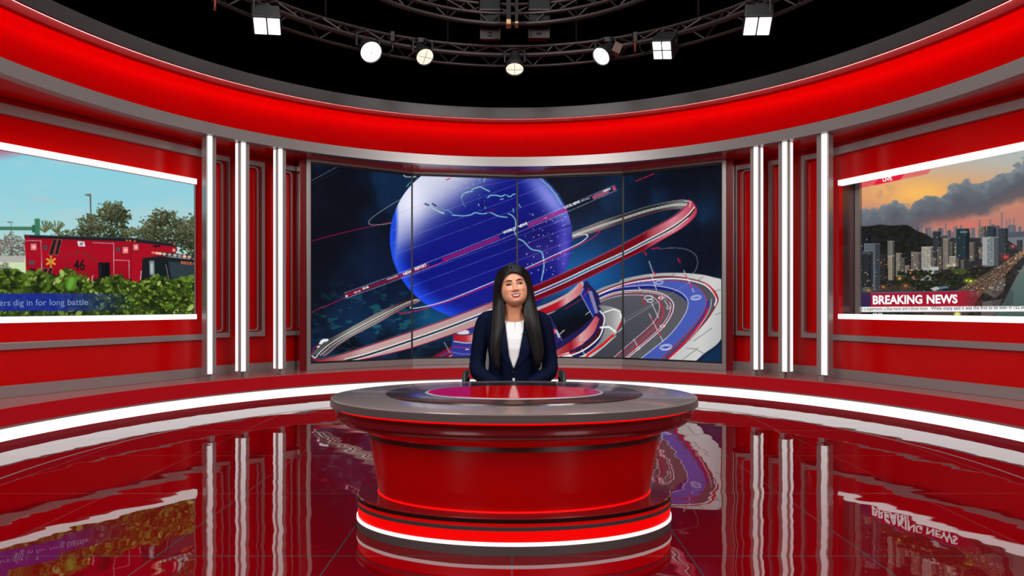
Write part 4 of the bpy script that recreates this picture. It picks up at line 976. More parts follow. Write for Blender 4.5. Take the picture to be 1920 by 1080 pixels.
    for k in range(2300):
        x = R.uniform(-265, 370); top = np.interp(x, hx, hy); q = R.random() ** 1.1; y = top - 4 + q * (612 - top)
        s = R.choice((R.uniform(2.5, 6), R.uniform(4, 9))) * (1.1 if x < 150 else .85)
        i_ = max(0, min(5, int(R.gauss(2.3 - q * .7, 1.5)))); ro = R.uniform(-1.3, 1.3)
        c.ell(x + 1.2, y + 2.2, s, s * .55, (26, 38, 10), .5, ro); c.ell(x, y, s, s * .52, LP[i_], .96, ro)
        c.line([(x - s * .8 * math.cos(ro), y - s * .8 * math.sin(ro)), (x + s * .8 * math.cos(ro), y + s * .8 * math.sin(ro))], .7, LP[min(5, i_ + 1)], .7)
    c.ell(134, 527, 19, 10, (74, 128, 34), 1, -1.25); c.ell(133, 530, 13, 5, (104, 158, 56), 1, -1.25)
    # blue caption bar fading out to the right
    i = c.idx(-260, 262, 550, 583); m = np.where(c.X[i] < 105, .86, np.clip(.86 - (c.X[i] - 105) / 150 * .86, 0, 1)); c.over(i, m, (22, 40, 150))
def ls_to3(x, y, off=.046):
    s_ = wpx('left', x); P0, u, n = SIDES['left']; d = (P0 + u * s_ - n * .042)[1]
    p = P0 + u * s_ - n * off; return (p[0], p[1], EYE + (HZ - y) * d / F)
ss = np.concatenate([np.linspace(ls1 + .012, wpx('left', -12), 330), np.linspace(wpx('left', -14), ls0, 60)]); zz = np.linspace(LZ0, LZ1, 300)
P0, u, n = SIDES['left']; P = np.zeros((300, len(ss), 3)); P[..., 0] = (P0[0] + u[0] * ss - n[0] * .042)[None]; P[..., 1] = (P0[1] + u[1] * ss - n[1] * .042)[None]; P[..., 2] = zz[:, None]
display('display_panel', P, paint_amb, lsc)
wbox(MB(), 'left', ls1, ls0 + .01, LZ0 - .02, LZ1 + .02, .001, .040).build('screen_body', BEZEL, lsc)
wbox(MB(), 'left', ls1 - .001, ls1 + .011, LZ0 - .004, LZ1 + .004, .0405, .052).build('edge_trim', METAL, lsc)
bevel(wbox(MB(), 'left', ls1 - .004, ls0 + .01, .945, 1.0, .001, .075).build('light_bar', LED, lsc), .004)
bevel(wbox(MB(), 'left', ls1 - .004, ls0 + .01, 2.432, 2.492, .001, .075).build('light_bar', LED, lsc), .004)
wbox(MB(), 'left', ls1, ls0 + .01, 2.4255, 2.4315, .041, .060).build('edge_trim', PTOP, lsc)
lettering('caption', [('Firefighters dig in for long battle', -62, 574, 222, 12.0, 0.6, 0, 0)], ls_to3, tmat('pale caption', (126, 148, 190)), lsc)
DKT = tmat('black gold lettering', (34, 22, 20))
items = []
for k, ch in enumerate('CITY OF OVIEDO'):
    if ch == ' ': continue
    tt_ = k / 13.0; x = 115 + 54 * tt_; y = 493 - 16 * math.sin(PI * (.08 + .84 * tt_)); items.append((ch, x, y, 3.6 if ch != 'I' else 1.2, 6.4, 38 - 76 * tt_, .02, 0))
lettering('lettering', [('46', 132.5, 506, 22, 19.5, -1, .03, 0)], ls_to3, DKT, lsc)
lettering('lettering', items + [('RESCUE', 124, 520, 37, 9, 2, .02, 0)], ls_to3, tmat('bronze lettering', (86, 52, 28)), lsc)
lettering('lettering', [('RESCUE 4', 334, 494.5, 25, 5.0, -5, .03, 0)], ls_to3, tmat('orange lettering', (214, 104, 62)), lsc)

# ------------------------------------------------------------------ right screen: city at dusk
rs0, rs1 = so0, so1; REC = .27
rsc = thing('wall_screen', 'screen sunk into the right wall showing a city skyline at dusk and a news caption', 'screen', wp('right', (rs0 + rs1) / 2, 1.0, -.2))
def paint_city(c):
    X, Y = c.X, c.Y; al = np.arange(X.size); R = random.Random(5)
    t = (Y - 300) / 140
    c.C[:] = mixc(t, (-.6, (176, 184, 180)), (.0, (186, 180, 168)), (.25, (206, 166, 132)), (.5, (212, 148, 110)), (.75, (184, 132, 118)), (1, (170, 128, 120)))
    g = np.exp(-(((X - 1720) / 75) ** 2 + ((Y - 362) / 26) ** 2)); c.over(al, g * .95, (250, 190, 96))
    g = np.exp(-(((X - 1650) / 60) ** 2 + ((Y - 345) / 30) ** 2)); c.over(al, g * .55, (236, 170, 110))
    g = np.clip((X - 1780) / 140, 0, 1) * np.clip((340 - Y) / 60, 0, 1); c.over(al, g * .8, (170, 184, 184))
    # cloud bank rising to the right
    topc = np.interp(X, [1610, 1640, 1680, 1690, 1720, 1760, 1790, 1815, 1850, 1880, 1920, 2250], [392, 386, 372, 378, 378, 366, 340, 336, 346, 322, 298, 250])
    nz_ = fbm(X / 24, Y / 20, 5); nz2 = fbm(X / 9 + 4, Y / 8, 4)
    dtop = Y - (topc + (nz_ - .5) * 44 + (nz2 - .5) * 16)
    botc = np.interp(X, [1610, 1700, 1780, 1830, 1900, 2250], [430, 434, 420, 405, 378, 330]) + (nz_ - .5) * 26
    m = np.clip(dtop / 5, 0, 1) * np.clip((botc - Y) / 16 + .5, 0, 1)
    ccol = mixc(np.clip(dtop / 60, 0, 1) + (nz2 - .5) * .5, (0, (124, 134, 142)), (.3, (98, 106, 116)), (.7, (84, 88, 98)), (1, (92, 88, 96)))
    c.over(al, m * .97, ccol)
    w2 = np.clip((fbm(X / 14 + 31, Y / 12, 4) - .47) * 6, 0, 1) * np.exp(-(((X - 1650) / 22) ** 2 + ((Y - 356) / 14) ** 2)); c.over(al, w2 * .6, (160, 130, 118))
    g = np.exp(-(((X - 1815) / 70) ** 2 + ((Y - 422) / 14) ** 2)); c.over(al, g * .75, (214, 112, 96))
    g = np.exp(-(((X - 1920) / 50) ** 2 + ((Y - 400) / 22) ** 2)); c.over(al, g * .6, (196, 118, 104))
    # far skyline
    for k in range(150):
        x = R.uniform(1700, 2250); h = R.uniform(4, 22); w = R.uniform(3, 8); y1 = 447 - (x - 1700) * .035
        c.rect(x, y1 - h, x + w, y1 + 14, R.choice([(86, 90, 102), (98, 100, 110), (74, 78, 90), (108, 106, 114)]), .9)
    for x, w, y0 in ((1877, 4, 398), (1886, 3, 412), (1892, 3, 410), (1900, 3, 409), (1772, 3, 418), (1835, 4.5, 413), (1855, 4, 411), (1725, 6, 417)): c.rect(x, y0, x + w * .8, 450, (100, 104, 116), .75)
    c.rect(1600, 446, 2260, 640, (46, 46, 48))
    c.poly([(1880, 444), (2260, 425), (2260, 520), (1920, 470)], (112, 116, 122)); c.poly([(1885, 436), (2260, 415), (2260, 428), (1885, 446)], (78, 84, 98))
    # dark hill
    hill = [(1600, 424), (1630, 424), (1650, 421), (1672, 423), (1700, 422), (1718, 432), (1738, 440), (1752, 452), (1760, 470)]
    c.poly(np.vstack([catmull(hill, 6), [(1760, 560), (1600, 560)]]), lambda x, y: mixc(fbm(x / 6, y / 5, 3), (.3, (22, 24, 22)), (.7, (34, 36, 34))))
    gr = fbm(X / 5, Y / 4, 3); i = c.idx(1600, 2260, 500, 640); c.over(i, np.ones(len(i)) * .8, mixc(gr[i], (.2, (22, 22, 20)), (.5, (40, 38, 34)), (.8, (62, 56, 48))))
    # river at the lower right
    c.poly([(1860, 600), (1885, 560), (1905, 520), (1930, 480), (2260, 430), (2260, 640), (1846, 640)], lambda x, y: mixc((y - 470) / 130, (0, (118, 120, 116)), (.3, (94, 110, 106)), (1, (66, 88, 84))))
    c.line([(1862, 592), (1886, 548), (1896, 524)], 4, (40, 40, 36)); c.rect(1908, 507, 1918, 509, (120, 124, 118))
    def bld(x0, y0, x1, y1, col, win, gx=3, gy=3, dens=.5, lit=(226, 190, 130)):
        i = c.idx(x0, x1, y0, y1)
        if not len(i): return
        x, y = c.X[i], c.Y[i]; c.over(i, np.ones(len(i)), np.array(col) * 1.0)
        wm = (((x - x0) % gx) > gx * .42) & (((y - y0) % gy) > gy * .45); c.over(i, wm * .7, win)
        hsh = np.sin(np.floor((x - x0) / gx) * 12.99 + np.floor((y - y0) / gy) * 78.2 + x0) * 43758.5; hsh = hsh - np.floor(hsh); c.over(i, (wm & (hsh < dens * .05)) * .85, lit)
        j = c.idx(x1 - (x1 - x0) * .28, x1, y0, y1); c.over(j, np.ones(len(j)) * .4, (14, 14, 18)); c.line([(x0, y0), (x1, y0)], 1, np.minimum(np.array(col) * 1.35, 255))
    for k in range(90):
        x = R.uniform(1740, 2240); y1 = R.uniform(455, 520); h = R.uniform(12, 36); w = R.uniform(5, 11)
        if x > 1890 and y1 > 470: continue
        g_ = R.choice([(64, 64, 66), (84, 80, 78), (50, 54, 58), (104, 98, 92)]); bld(x, y1 - h, x + w, y1, g_, tuple(v * .6 for v in g_), 2.4, 2.6, 1.2)
    bld(1614, 438, 1634, 520, (30, 32, 38), (18, 20, 24)); bld(1620, 457, 1650, 545, (96, 104, 112), (36, 40, 48), 3.5, 3); bld(1617, 471, 1637, 548, (74, 80, 86), (20, 22, 28), 4.2, 3.4, .8)
    bld(1616, 476, 1634, 538, (44, 48, 54), (14, 16, 20), 4, 3, .7)
    bld(1664, 452, 1677, 500, (120, 114, 108), (60, 58, 58), 3, 2.6); bld(1665, 480, 1676, 525, (152, 140, 122), (84, 76, 66), 3, 2.6, .9); bld(1680, 475, 1690, 520, (132, 124, 112), (70, 66, 60), 3, 2.8); bld(1690, 484, 1697, 520, (96, 92, 86), (52, 48, 46))
    bld(1650, 478, 1664, 526, (46, 44, 44), (24, 22, 22), 3, 3, 1.0); bld(1697, 498, 1706, 518, (122, 112, 104), (66, 60, 58))
    bld(1708, 473, 1728, 510, (110, 104, 98), (66, 62, 60), 4, 3); bld(1728, 463, 1752, 506, (164, 158, 148), (82, 78, 74), 3.6, 2.6, .5); bld(1749, 434, 1764, 482, (52, 56, 62), (30, 32, 36), 3, 3, 1.0)
    bld(1758, 464, 1768, 506, (92, 86, 80), (52, 48, 44), 3, 3, 1.2); bld(1768, 447, 1782, 505, (124, 116, 108), (70, 66, 62), 3, 2.8, .6); bld(1780, 481, 1797, 500, (156, 148, 134), (88, 84, 76), 3, 2.6, .8)
    bld(1793, 429, 1818, 484, (40, 54, 60), (24, 36, 44), 3.2, 3, .8, (110, 160, 170)); c.rect(1800, 433, 1814, 437, (120, 160, 160), .6); bld(1818, 455, 1828, 490, (112, 104, 96), (62, 58, 54), 3, 3, 1.4)
    bld(1850, 424, 1868, 468, (50, 62, 72), (32, 40, 48), 3, 3); bld(1842, 445, 1873, 499, (126, 134, 136), (70, 78, 82), 3, 2.8, .4); c.rect(1842, 446, 1851, 497, (160, 162, 160), .9); bld(1873, 428, 1890, 478, (58, 66, 72), (34, 38, 44), 3, 3, .8)
    bld(1704, 506, 1724, 524, (180, 132, 112), (110, 78, 66), 4, 4, .6); bld(1732, 504, 1752, 514, (150, 158, 160), (84, 92, 98), 4, 4); c.rect(1744, 500, 1760, 516, (176, 178, 174)); c.rect(1724, 516, 1746, 526, (168, 166, 158), .8)
    for k in range(420):                      # trees
        x, y = R.uniform(1680, 1840), R.uniform(508, 552)
        if y > 560 - (x - 1660) * .1: continue
        c.ell(x, y, R.uniform(2, 5), R.uniform(1.5, 3), R.choice([(22, 28, 18), (30, 36, 22), (38, 44, 28)]), .8)
    c.ell(1800, 509, 14, 6, (64, 76, 40), .9); c.poly([(1744, 541), (1756, 537), (1764, 541), (1752, 546)], (170, 178, 170)); c.poly([(1757, 538), (1775, 536), (1780, 540), (1764, 542)], (90, 110, 130))
    # the wide road with traffic
    rd = [(1770, 560), (1800, 540), (1840, 517), (1880, 494), (1905, 476), (1922, 466)]; re_ = [(1836, 556), (1858, 538), (1880, 520), (1902, 498), (1918, 480), (1930, 470)]
    c.band(rd, re_, (78, 64, 56)); c.poly([(1715, 600), (1770, 560), (1836, 556), (1800, 610)], (74, 60, 52))
    for k, op in ((.25, .7), (.5, .9), (.75, .7)): c.curve([(a[0] * (1 - k) + b[0] * k, a[1] * (1 - k) + b[1] * k) for a, b in zip(rd, re_)], 1.0, (132, 112, 96), op)
    c.poly([(1846, 548), (1862, 528), (1886, 520), (1882, 545), (1866, 560)], (92, 86, 80)); c.poly([(1842, 566), (1880, 560), (1866, 590), (1838, 596)], (104, 98, 94), .8)
    for k in range(210):
        a, b = R.random(), R.random(); q = np.array([np.interp(a, np.linspace(0, 1, 6), [p[j] for p in rd]) * (1 - b) + np.interp(a, np.linspace(0, 1, 6), [p[j] for p in re_]) * b for j in (0, 1)])
        c.ell(q[0], q[1], R.uniform(.45, .9), .55, R.choice([(255, 214, 150), (255, 240, 210), (240, 96, 60), (250, 180, 100)]), .9)
    for k in range(150):
        x, y = R.uniform(1618, 1920), R.uniform(470, 560)
        if x > 1885 and y > 500: continue
        c.ell(x, y, R.uniform(.5, 1.0), .6, R.choice([(255, 200, 120), (255, 230, 190), (230, 110, 60), (220, 220, 210)]), .75)
    for x, y, s, q in ((1687, 522, 3, (255, 190, 90)), (1629, 545, 3.4, (255, 170, 60)), (1778, 498, 2.2, (255, 240, 190)), (1789, 497, 2.2, (255, 236, 190)), (1820, 527, 4, (220, 230, 60)), (1812, 526, 3, (200, 220, 80)), (1698, 536, 4, (200, 120, 70)), (1899, 462, 3, (255, 90, 110)), (1885, 482, 5, (220, 70, 60)), (1656, 538, 3, (196, 130, 80))):
        c.ell(x, y, s * 1.8, s * 1.3, q, .35, 0, .9); c.ell(x, y, s * .6, s * .5, q)
    c.poly([(1616, 546), (1680, 536), (1720, 538), (1700, 556), (1616, 560)], (86, 66, 52), .5)
    for k in range(26): c.ell(R.uniform(1850, 1884), R.uniform(528, 545), 1.6, .9, R.choice([(210, 210, 206), (60, 56, 54), (140, 90, 80)]), .9)
    # captions
    i = c.idx(1600, 1668, 300, 362)
    def skew(P): return [(x, y) for x, y in P]
    c.poly([(1600, 350), (1600, 356), (1638, 347), (1646, 338), (1646, 330), (1600, 338)], (222, 62, 84), .75)
    c.poly([(1637, 348), (1649, 332), (1700, 320), (1688, 337)], (226, 30, 60)); c.poly([(1688, 337), (1698, 322), (1750, 310), (1740, 326)], (226, 60, 84), .55)
    c.poly([(1600, 549), (1633, 548), (1633, 577), (1600, 577)], (52, 34, 82), .8)
    i = c.idx(1600, 1860, 543, 580); x = c.X[i]; y = c.Y[i]; m = (y > np.interp(x, [1632, 1860], [549.0, 544.5])) & (y < 577) & (x > 1632.5)
    c.over(i, m * np.clip(1 - np.clip((x - 1790) / 55, 0, 1) ** 1.4, 0, 1) * .96, (168, 22, 46)); c.line([(1632, 549), (1700, 547.5), (1800, 545.5)], 1.2, (40, 130, 200))
    c.rect(1860, 544, 1900, 577, (40, 26, 40), .25)
    c.poly([(1600, 575.5), (2260, 572), (2260, 583), (1600, 585)], (248, 246, 246)); c.rect(1632, 585.5, 1661, 592, (32, 34, 50)); c.ell(1795, 589, 6, 4, (238, 240, 120), .9, soft=.5)
    i = c.idx(1600, 1618, 570, 590)
def rs_to3(x, y, off=-REC + .004):
    P0, u, n = SIDES['right']; t = (x - CXP) / F; B = P0 + n * REC
    s_ = (t * B[1] - B[0]) / (u[0] - t * u[1]); d = (B + u * s_)[1]; p = P0 + u * s_ - n * off
    return (p[0], p[1], EYE + (HZ - y) * d / F)
P0, u, n = SIDES['right']; B = P0 + n * REC
def rsx(x): t = (x - CXP) / F; return (t * B[1] - B[0]) / (u[0] - t * u[1])
sd0 = rsx(1615.5)
ss = np.concatenate([np.linspace(sd0, rsx(1931), 300), np.linspace(rsx(1933), so1 - .02, 40)]); zz = np.linspace(oz0 + .03, oz1 - .012, 300)
P = np.zeros((300, len(ss), 3)); P[..., 0] = (B[0] + u[0] * ss)[None]; P[..., 1] = (B[1] + u[1] * ss)[None]; P[..., 2] = zz[:, None]
display('display_panel', P, paint_city, rsc)
wbox(MB(), 'right', so0, so1, oz0, oz1, -REC - .05, -REC - .002).build('screen_body', BEZEL, rsc)
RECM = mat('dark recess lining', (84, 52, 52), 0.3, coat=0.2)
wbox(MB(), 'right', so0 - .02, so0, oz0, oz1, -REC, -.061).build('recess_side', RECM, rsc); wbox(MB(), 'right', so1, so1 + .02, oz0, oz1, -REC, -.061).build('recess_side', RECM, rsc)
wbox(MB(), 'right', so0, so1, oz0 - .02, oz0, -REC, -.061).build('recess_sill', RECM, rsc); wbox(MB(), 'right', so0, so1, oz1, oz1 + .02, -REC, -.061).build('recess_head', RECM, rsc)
wbox(MB(), 'right', sd0 - .06, sd0 - .002, oz0 + .001, oz1 - .001, -REC + .001, -REC + .03).build('edge_trim', METAL, rsc)
bevel(wbox(MB(), 'right', so0, so1, .947, 1.003, -.058, .02).build('light_bar', mat('soft white light bar', (230, 226, 226), .3, emit=(244, 240, 241), es=.78), rsc), .004)
bevel(wbox(MB(), 'right', so0, so1, 2.418, 2.476, -.058, .02).build('light_bar', LED, rsc), .004)
lettering('caption', [('BREAKING', 1637, 570, 93, 16, .8, .035, 0), ('NEWS', 1738, 568.8, 58, 16, .8, .035, 0), ('LIVE', 1655.5, 340.5, 18.5, 7, 9, .03, -.12), ('00:00', 1637, 592, 18, 5.5, 0, .01, 0)], rs_to3, TWHITE, rsc)
for it_ in [('s a supermoon, a blue moon and a blood moon. ', 1617, 582.2, 124, 6.6, .6, .008, 0), ('While many said it was the first to be seen in 152 years', 1746, 581.2, 186, 7.0, .75, .01, 0)]: lettering('ticker', [it_], rs_to3, TBLACK, rsc)
# ================================================================== THE PRESENTER
PX, PY = .010, 3.93                          # where she sits
SKINM = mat('warm brown skin', (222, 158, 124), 0.38, sss=0.08, attr='tone', spec=0.4)
HAIRM = mat('straight black hair', (12, 9, 10), 0.42, spec=0.3, bump=(260, .25, .002, (1, 1, .04)))
NAVY = mat('navy suiting', (7, 16, 40), 0.8, spec=0.08, bump=(900, .15, .0008, (1, 1, 1)))
NAVYL = mat('navy lapel facing', (8, 18, 45), 0.7, spec=0.12)
WHITEC = mat('white knit top', (238, 238, 240), 0.8, spec=0.2)
TRM_ = mat('dark trousers', (14, 15, 20), 0.8)
person = None
def arr_mesh(name, V, Fc, m, parent=None, cols=None, smooth=True):
    o = mesh(name, V, Fc, m, parent, smooth)
    if cols is not None:
        at = o.data.color_attributes.new('tone', 'FLOAT_COLOR', 'POINT')
        rgba = np.ones((len(V), 4), np.float32); rgba[:, :3] = lin(np.asarray(cols)); at.data.foreach_set('color', rgba.ravel())
    return o
def gridf(r, c, wrap=True, off=0):
    return [(off + i * c + j, off + i * c + (j + 1) % c, off + (i + 1) * c + (j + 1) % c, off + (i + 1) * c + j) for i in range(r - 1) for j in range(c if wrap else c - 1)]
G = lambda u, v, cu, cv, su, sv: np.exp(-((u - cu) / su) ** 2 - ((v - cv) / sv) ** 2)

# ---- head: profile tables by height above the eye line, features pressed into the front
HZc = np.array([-.124, -.119, -.108, -.094, -.075, -.050, -.022, 0, .03, .06, .085, .105, .117, .120])
HW = np.array([.006, .032, .050, .0625, .0725, .0795, .0820, .0815, .0805, .0765, .064, .042, .017, .001])
HFR = np.array([.040, .066, .080, .085, .086, .0855, .0855, .086, .090, .086, .072, .047, .018, .001])
HBK = np.array([.004, .012, .026, .042, .058, .075, .088, .094, .100, .096, .082, .056, .024, .001])
def head_surface(nr=170, nc=220):
    zz = np.interp(np.linspace(0, 1, nr), np.linspace(0, 1, 60), np.interp(np.linspace(0, 1, 60), [0, .08, .92, 1], [-.124, -.112, .108, .120]))
    sm = lambda T: np.interp(zz, HZc, T)
    ker = np.ones(9) / 9
    def smooth(a): b = np.pad(a, 4, mode='edge'); q = np.convolve(b, ker, 'valid'); q[:3] = a[:3]; q[-3:] = a[-3:]; return q
    w, f, b = smooth(sm(HW)), smooth(sm(HFR)), smooth(sm(HBK))
    th = np.linspace(-PI, PI, nc, endpoint=False)       # 0 = face front
    # crowd columns towards the face
    th = th - .35 * np.sin(th)
    T, Z = np.meshgrid(th, zz); W = w[:, None]; D = np.where(np.abs(T) < PI / 2, f[:, None], b[:, None])
    ex = 2 / 2.25
    x = W * np.sign(np.sin(T)) * np.abs(np.sin(T)) ** ex; y = -D * np.sign(np.cos(T)) * np.abs(np.cos(T)) ** ex
    u, v = x, Z; face = np.clip((np.cos(T) - .15) / .4, 0, 1)
    d = np.zeros_like(u)
    # nose
    ridge = np.interp(v, [-.060, -.052, -.046, -.039, -.020, .005, .02], [0, .009, .018, .0225, .0155, .0065, .001])
    d += ridge * np.exp(-(u / np.interp(v, [-.05, -.035, 0, .02], [.0135, .0125, .0085, .010])) ** 2)
    for s in (-1, 1):
        d += .0095 * G(u, v, s * .0145, -.043, .0075, .0075)
        d -= .0075 * G(u, v, s * .030, .002, .016, .010)                     # eye socket
        d += .0065 * G(u, v, s * .031, .0005, .0125, .0075)                  # lids over the eyeball
        d += .0032 * G(u, v, s * .030, .020, .020, .006)                     # brow
        d += .0085 * G(u, v, s * .044, -.034, .021, .020)                    # cheek
        d -= .0012 * G(u, v, s * .031, -.054, .008, .016)                    # smile fold
        d -= .0030 * G(u, v, s * .008, -.0515, .0042, .003)                  # nostril
    d += .0060 * G(u, v, 0, -.0672, .020, .0036) + .0064 * G(u, v, 0, -.0842, .0165, .0046)
    d -= .0105 * np.exp(-(u / .0235) ** 4 - ((v + .0755 - u * u * 6) / .0046) ** 4)    # parted mouth
    d += .0060 * G(u, v, 0, -.108, .016, .012) - .0025 * G(u, v, 0, -.095, .02, .004)
    y = y - d * face
    # tones
    C = np.zeros(u.shape + (3,)); C[:] = (226, 164, 132)
    def tint(m, q): 
        nonlocal C
        m = np.clip(m * face, 0, 1)[..., None]; C = C * (1 - m) + np.array(q, float) * m
    for s in (-1, 1):
        tint(G(u, v, s * .044, -.036, .017, .016) * .35, (226, 138, 112))
        tint(G(u, v, s * .032, .0085, .017, .006) * .7, (170, 92, 68))
        tint(G(u, v, s * .031, -.013, .014, .005) * .22, (178, 118, 92))
    tint(np.exp(-((v + .0678 + np.abs(u) * .10) / .0036) ** 4 - (u / .0265) ** 8), (150, 34, 54))
    tint(np.exp(-((v + .0846 - u * u * 8) / .0050) ** 4 - (u / .0235) ** 8), (184, 50, 78))
    tint(np.exp(-(u / .0225) ** 4 - ((v + .0755 - u * u * 6) / .0048) ** 4), (66, 18, 24))
    for s in (-1, 1): tint(G(u, v, s * .0085, -.0510, .0042, .0024) * .85, (92, 44, 34))
    return x, y, Z, C
hx_, hy_, hz_, hc_ = head_surface()
HC = Vector((.0105, 3.885, 1.2110))          # head centre (eye line)
HROT = Matrix.Rotation(math.radians(-8), 3, 'Y') @ Matrix.Rotation(math.radians(-9), 3, 'X') @ Matrix.Rotation(math.radians(4), 3, 'Z')
HS = 1.045
HM = np.array(HROT) * HS
def HW3(P):
    P = np.array(P, float); P[..., 2] = np.interp(P[..., 2], [-.2, -.0755, 0, .2], [-.1894, -.0649, 0, .2])
    return P @ HM.T + np.array(HC)
def face_y(u, v):                            # front of the face at (u, v), head coordinates
    i = np.argmin(np.abs(hz_[:, 0] - v)); row = hx_[i]; fr = hy_[i] < 0
    o = np.argsort(row[fr]); return np.interp(u, row[fr][o], hy_[i][fr][o])
nr, nc = hx_.shape
V = [tuple(p) for p in HW3(np.stack([hx_, hy_, hz_], -1).reshape(-1, 3))]; Fc = gridf(nr, nc); Fc += [tuple(range(nc)), tuple(range((nr - 1) * nc, nr * nc))]
cols = [tuple(c) for c in hc_.reshape(-1, 3)]
# ears
for s in (-1, 1):
    m = MB(); m.sphere((s * .076, .012, -.012), 1, 10, (.010, .018, .031)); m.sphere((s * .080, .008, -.010), 1, 8, (.006, .009, .018))
    n0 = len(V); V += [tuple(p) for p in HW3(m.V)]; Fc += [tuple(i + n0 for i in f) for f in m.F]; cols += [(206, 140, 108)] * len(m.V)
# neck and chest, hands: same continuous skin object
nk = [(1.150, 3.902, .048, .050), (1.118, 3.905, .0545, .052), (1.085, 3.912, .0555, .053), (1.055, 3.920, .058, .055), (1.034, 3.926, .066, .058), (1.016, 3.930, .095, .066), (.998, 3.935, .118, .062), (.96, 3.935, .135, .080), (.90, 3.935, .145, .10), (.80, 3.935, .135, .095), (.70, 3.95, .14, .095), (.58, 3.98, .155, .10), (.50, 4.00, .15, .11)]
n0 = len(V); k = 40
for z, y, a, b in nk:
    for j in range(k):
        an = 2 * PI * j / k; c, s = math.cos(an), math.sin(an); e = 2 / 2.3
        V.append((PX + a * math.copysign(abs(c) ** e, c), y + b * math.copysign(abs(s) ** e, s), z)); cols.append((204, 140, 108))
Fc += gridf(len(nk), k, True, n0); Fc += [tuple(range(n0, n0 + k)), tuple(range(n0 + (len(nk) - 1) * k, n0 + len(nk) * k))]
# hands laid together behind the desk edge
def hand(s):
    m = MB(); wr = Vector((PX + s * .105, 3.765, .615)); kn = Vector((PX + s * .028, 3.715, .585)); d = (kn - wr).normalized(); side = Vector((0, 0, 1)).cross(d).normalized()
    m.tube([wr - d * .05, wr, wr + d * .03, wr + d * .07, kn + d * .005], [.024, .024, .033, .038, .033], 14, True, .5, (0, 0, 1))
    for f, (o_, L_) in enumerate(((-.027, .066), (-.009, .074), (.009, .069), (.026, .054))):
        b = kn + side * o_ * s; dn = Vector((0, 0, -1))
        m.tube([b - d * .015, b + d * L_ * .35 + dn * .004, b + d * L_ * .68 + dn * .016, b + d * L_ * .92 + dn * .032], [.0095, .009, .008, .006], 8, True)
    tb = wr + d * .035 - side * s * .03 * (1 if s > 0 else 1); m.tube([wr + d * .02 - side * s * .02, tb + d * .02 + Vector((0, 0, .012)), tb + d * .055 + Vector((0, 0, .012)), tb + d * .075 + Vector((0, 0, .006))], [.013, .0115, .010, .007], 8)
    return m
for s in (-1, 1):
    m = hand(s); off = Vector((0, 0, .022 if s > 0 else 0)); n0 = len(V); V += [tuple(Vector(p) + off) for p in m.V]; Fc += [tuple(i + n0 for i in f) for f in m.F]; cols += [(206, 142, 110)] * len(m.V)
person = arr_mesh('person', V, Fc, SKINM, None, cols)
tag(person, 'woman with long straight black hair in navy blazer and white top seated at the desk', 'person')

# ---- eyes, brows, lashes, teeth
def onface(u, v, out=0.0): return (u, face_y(u, v) - out, v)
EYEW = mat('eye white', (170, 160, 156), 0.35); IRIS = mat('dark brown iris', (24, 12, 9), 0.15); LASH = mat('black lashes', (12, 9, 9), 0.8, spec=.1); BROW = mat('dark brown brows', (36, 25, 22), 0.9, spec=.05)
for s in (-1, 1):
    m = MB(); prof = []
    cu, cv = s * .0310, -.0005
    # almond opening: a curved lens lying on the lid
    N_ = 16; V = []; Fc = []
    for i in range(N_ + 1):
        t = -1 + 2 * i / N_; hu = .0148 * t; op = .0023 * (1 - t * t) ** .7 + .0001
        for q in (-1, -.4, .3, 1):
            vv = cv - .0015 + (op * q if q < 0 else op * q * 1.0) - s * 0 + .0006 * t * s
            V.append(onface(cu + hu, vv, .0006 + .0012 * (1 - t * t) * (1 - q * q * .6)))
    Fc = gridf(N_ + 1, 4, False)
    ey = mesh('eye', HW3(V), Fc, EYEW, person, True)
    V = []; 
    for r in (0.0001, .0042, .0088):
        for j in range(14):
            a = 2 * PI * j / 14; V.append(onface(cu + .0005 + r * math.cos(a), cv - .0015 + min(r * .8, .0027) * math.sin(a), .0022))
    mesh('iris', HW3(V), gridf(3, 14), IRIS, ey, True)
    P = [onface(cu + .0172 * t, cv - .0012 + .0034 * (1 - t * t) ** .7 + (.0008 * t * s + (.0012 if t * s > .8 else 0)), .0016) for t in np.linspace(-1, 1, 15)]
    MB().tube(HW3(P), [.0014 + .0018 * (1 - abs(t)) + (.0007 if t * s > .2 else 0) for t in np.linspace(-1, 1, 15)], 8).build('eyelash', LASH, person, True)
    P = [onface(cu + .0150 * t, cv - .0015 - .0034 * (1 - t * t) ** .7, .0010) for t in np.linspace(-1, 1, 13)]
    MB().tube(HW3(P), [.0003 + .0005 * (1 - abs(t)) for t in np.linspace(-1, 1, 13)], 6).build('eyelash', LASH, person, True)
    P = [onface(s * (.0115 + .0430 * t), .0180 + .0052 * math.sin(PI * min(t * .78, 1)) - .004 * max(0, t - .7) / .3, .0012) for t in np.linspace(0, 1, 16)]
    MB().tube(HW3(P), [.0009 + .0024 * math.sin(PI * min(1, (t * .86 + .16))) for t in np.linspace(0, 1, 16)], 8, True, .7, (0, 1, 0)).build('eyebrow', BROW, person, True)
V = []; N_ = 18
for i in range(N_ + 1):
    t = -1 + 2 * i / N_; u = .0196 * t
    for q in (0, 1): V.append((u, face_y(0, -.062) + .0018 + 26 * u * u * .18, -.0712 - .0082 * q * (1 - .75 * t ** 4) + u * u * 5))
mesh('teeth', HW3(V), gridf(N_ + 1, 2, False), mat('teeth', (232, 226, 222), .3), person, True)
MB().sphere(HW3([(-.0835, .006, -.046)])[0], .0042, 8).build('earring', mat('pale earring', (225, 225, 230), .2, metal=.6), person, True)

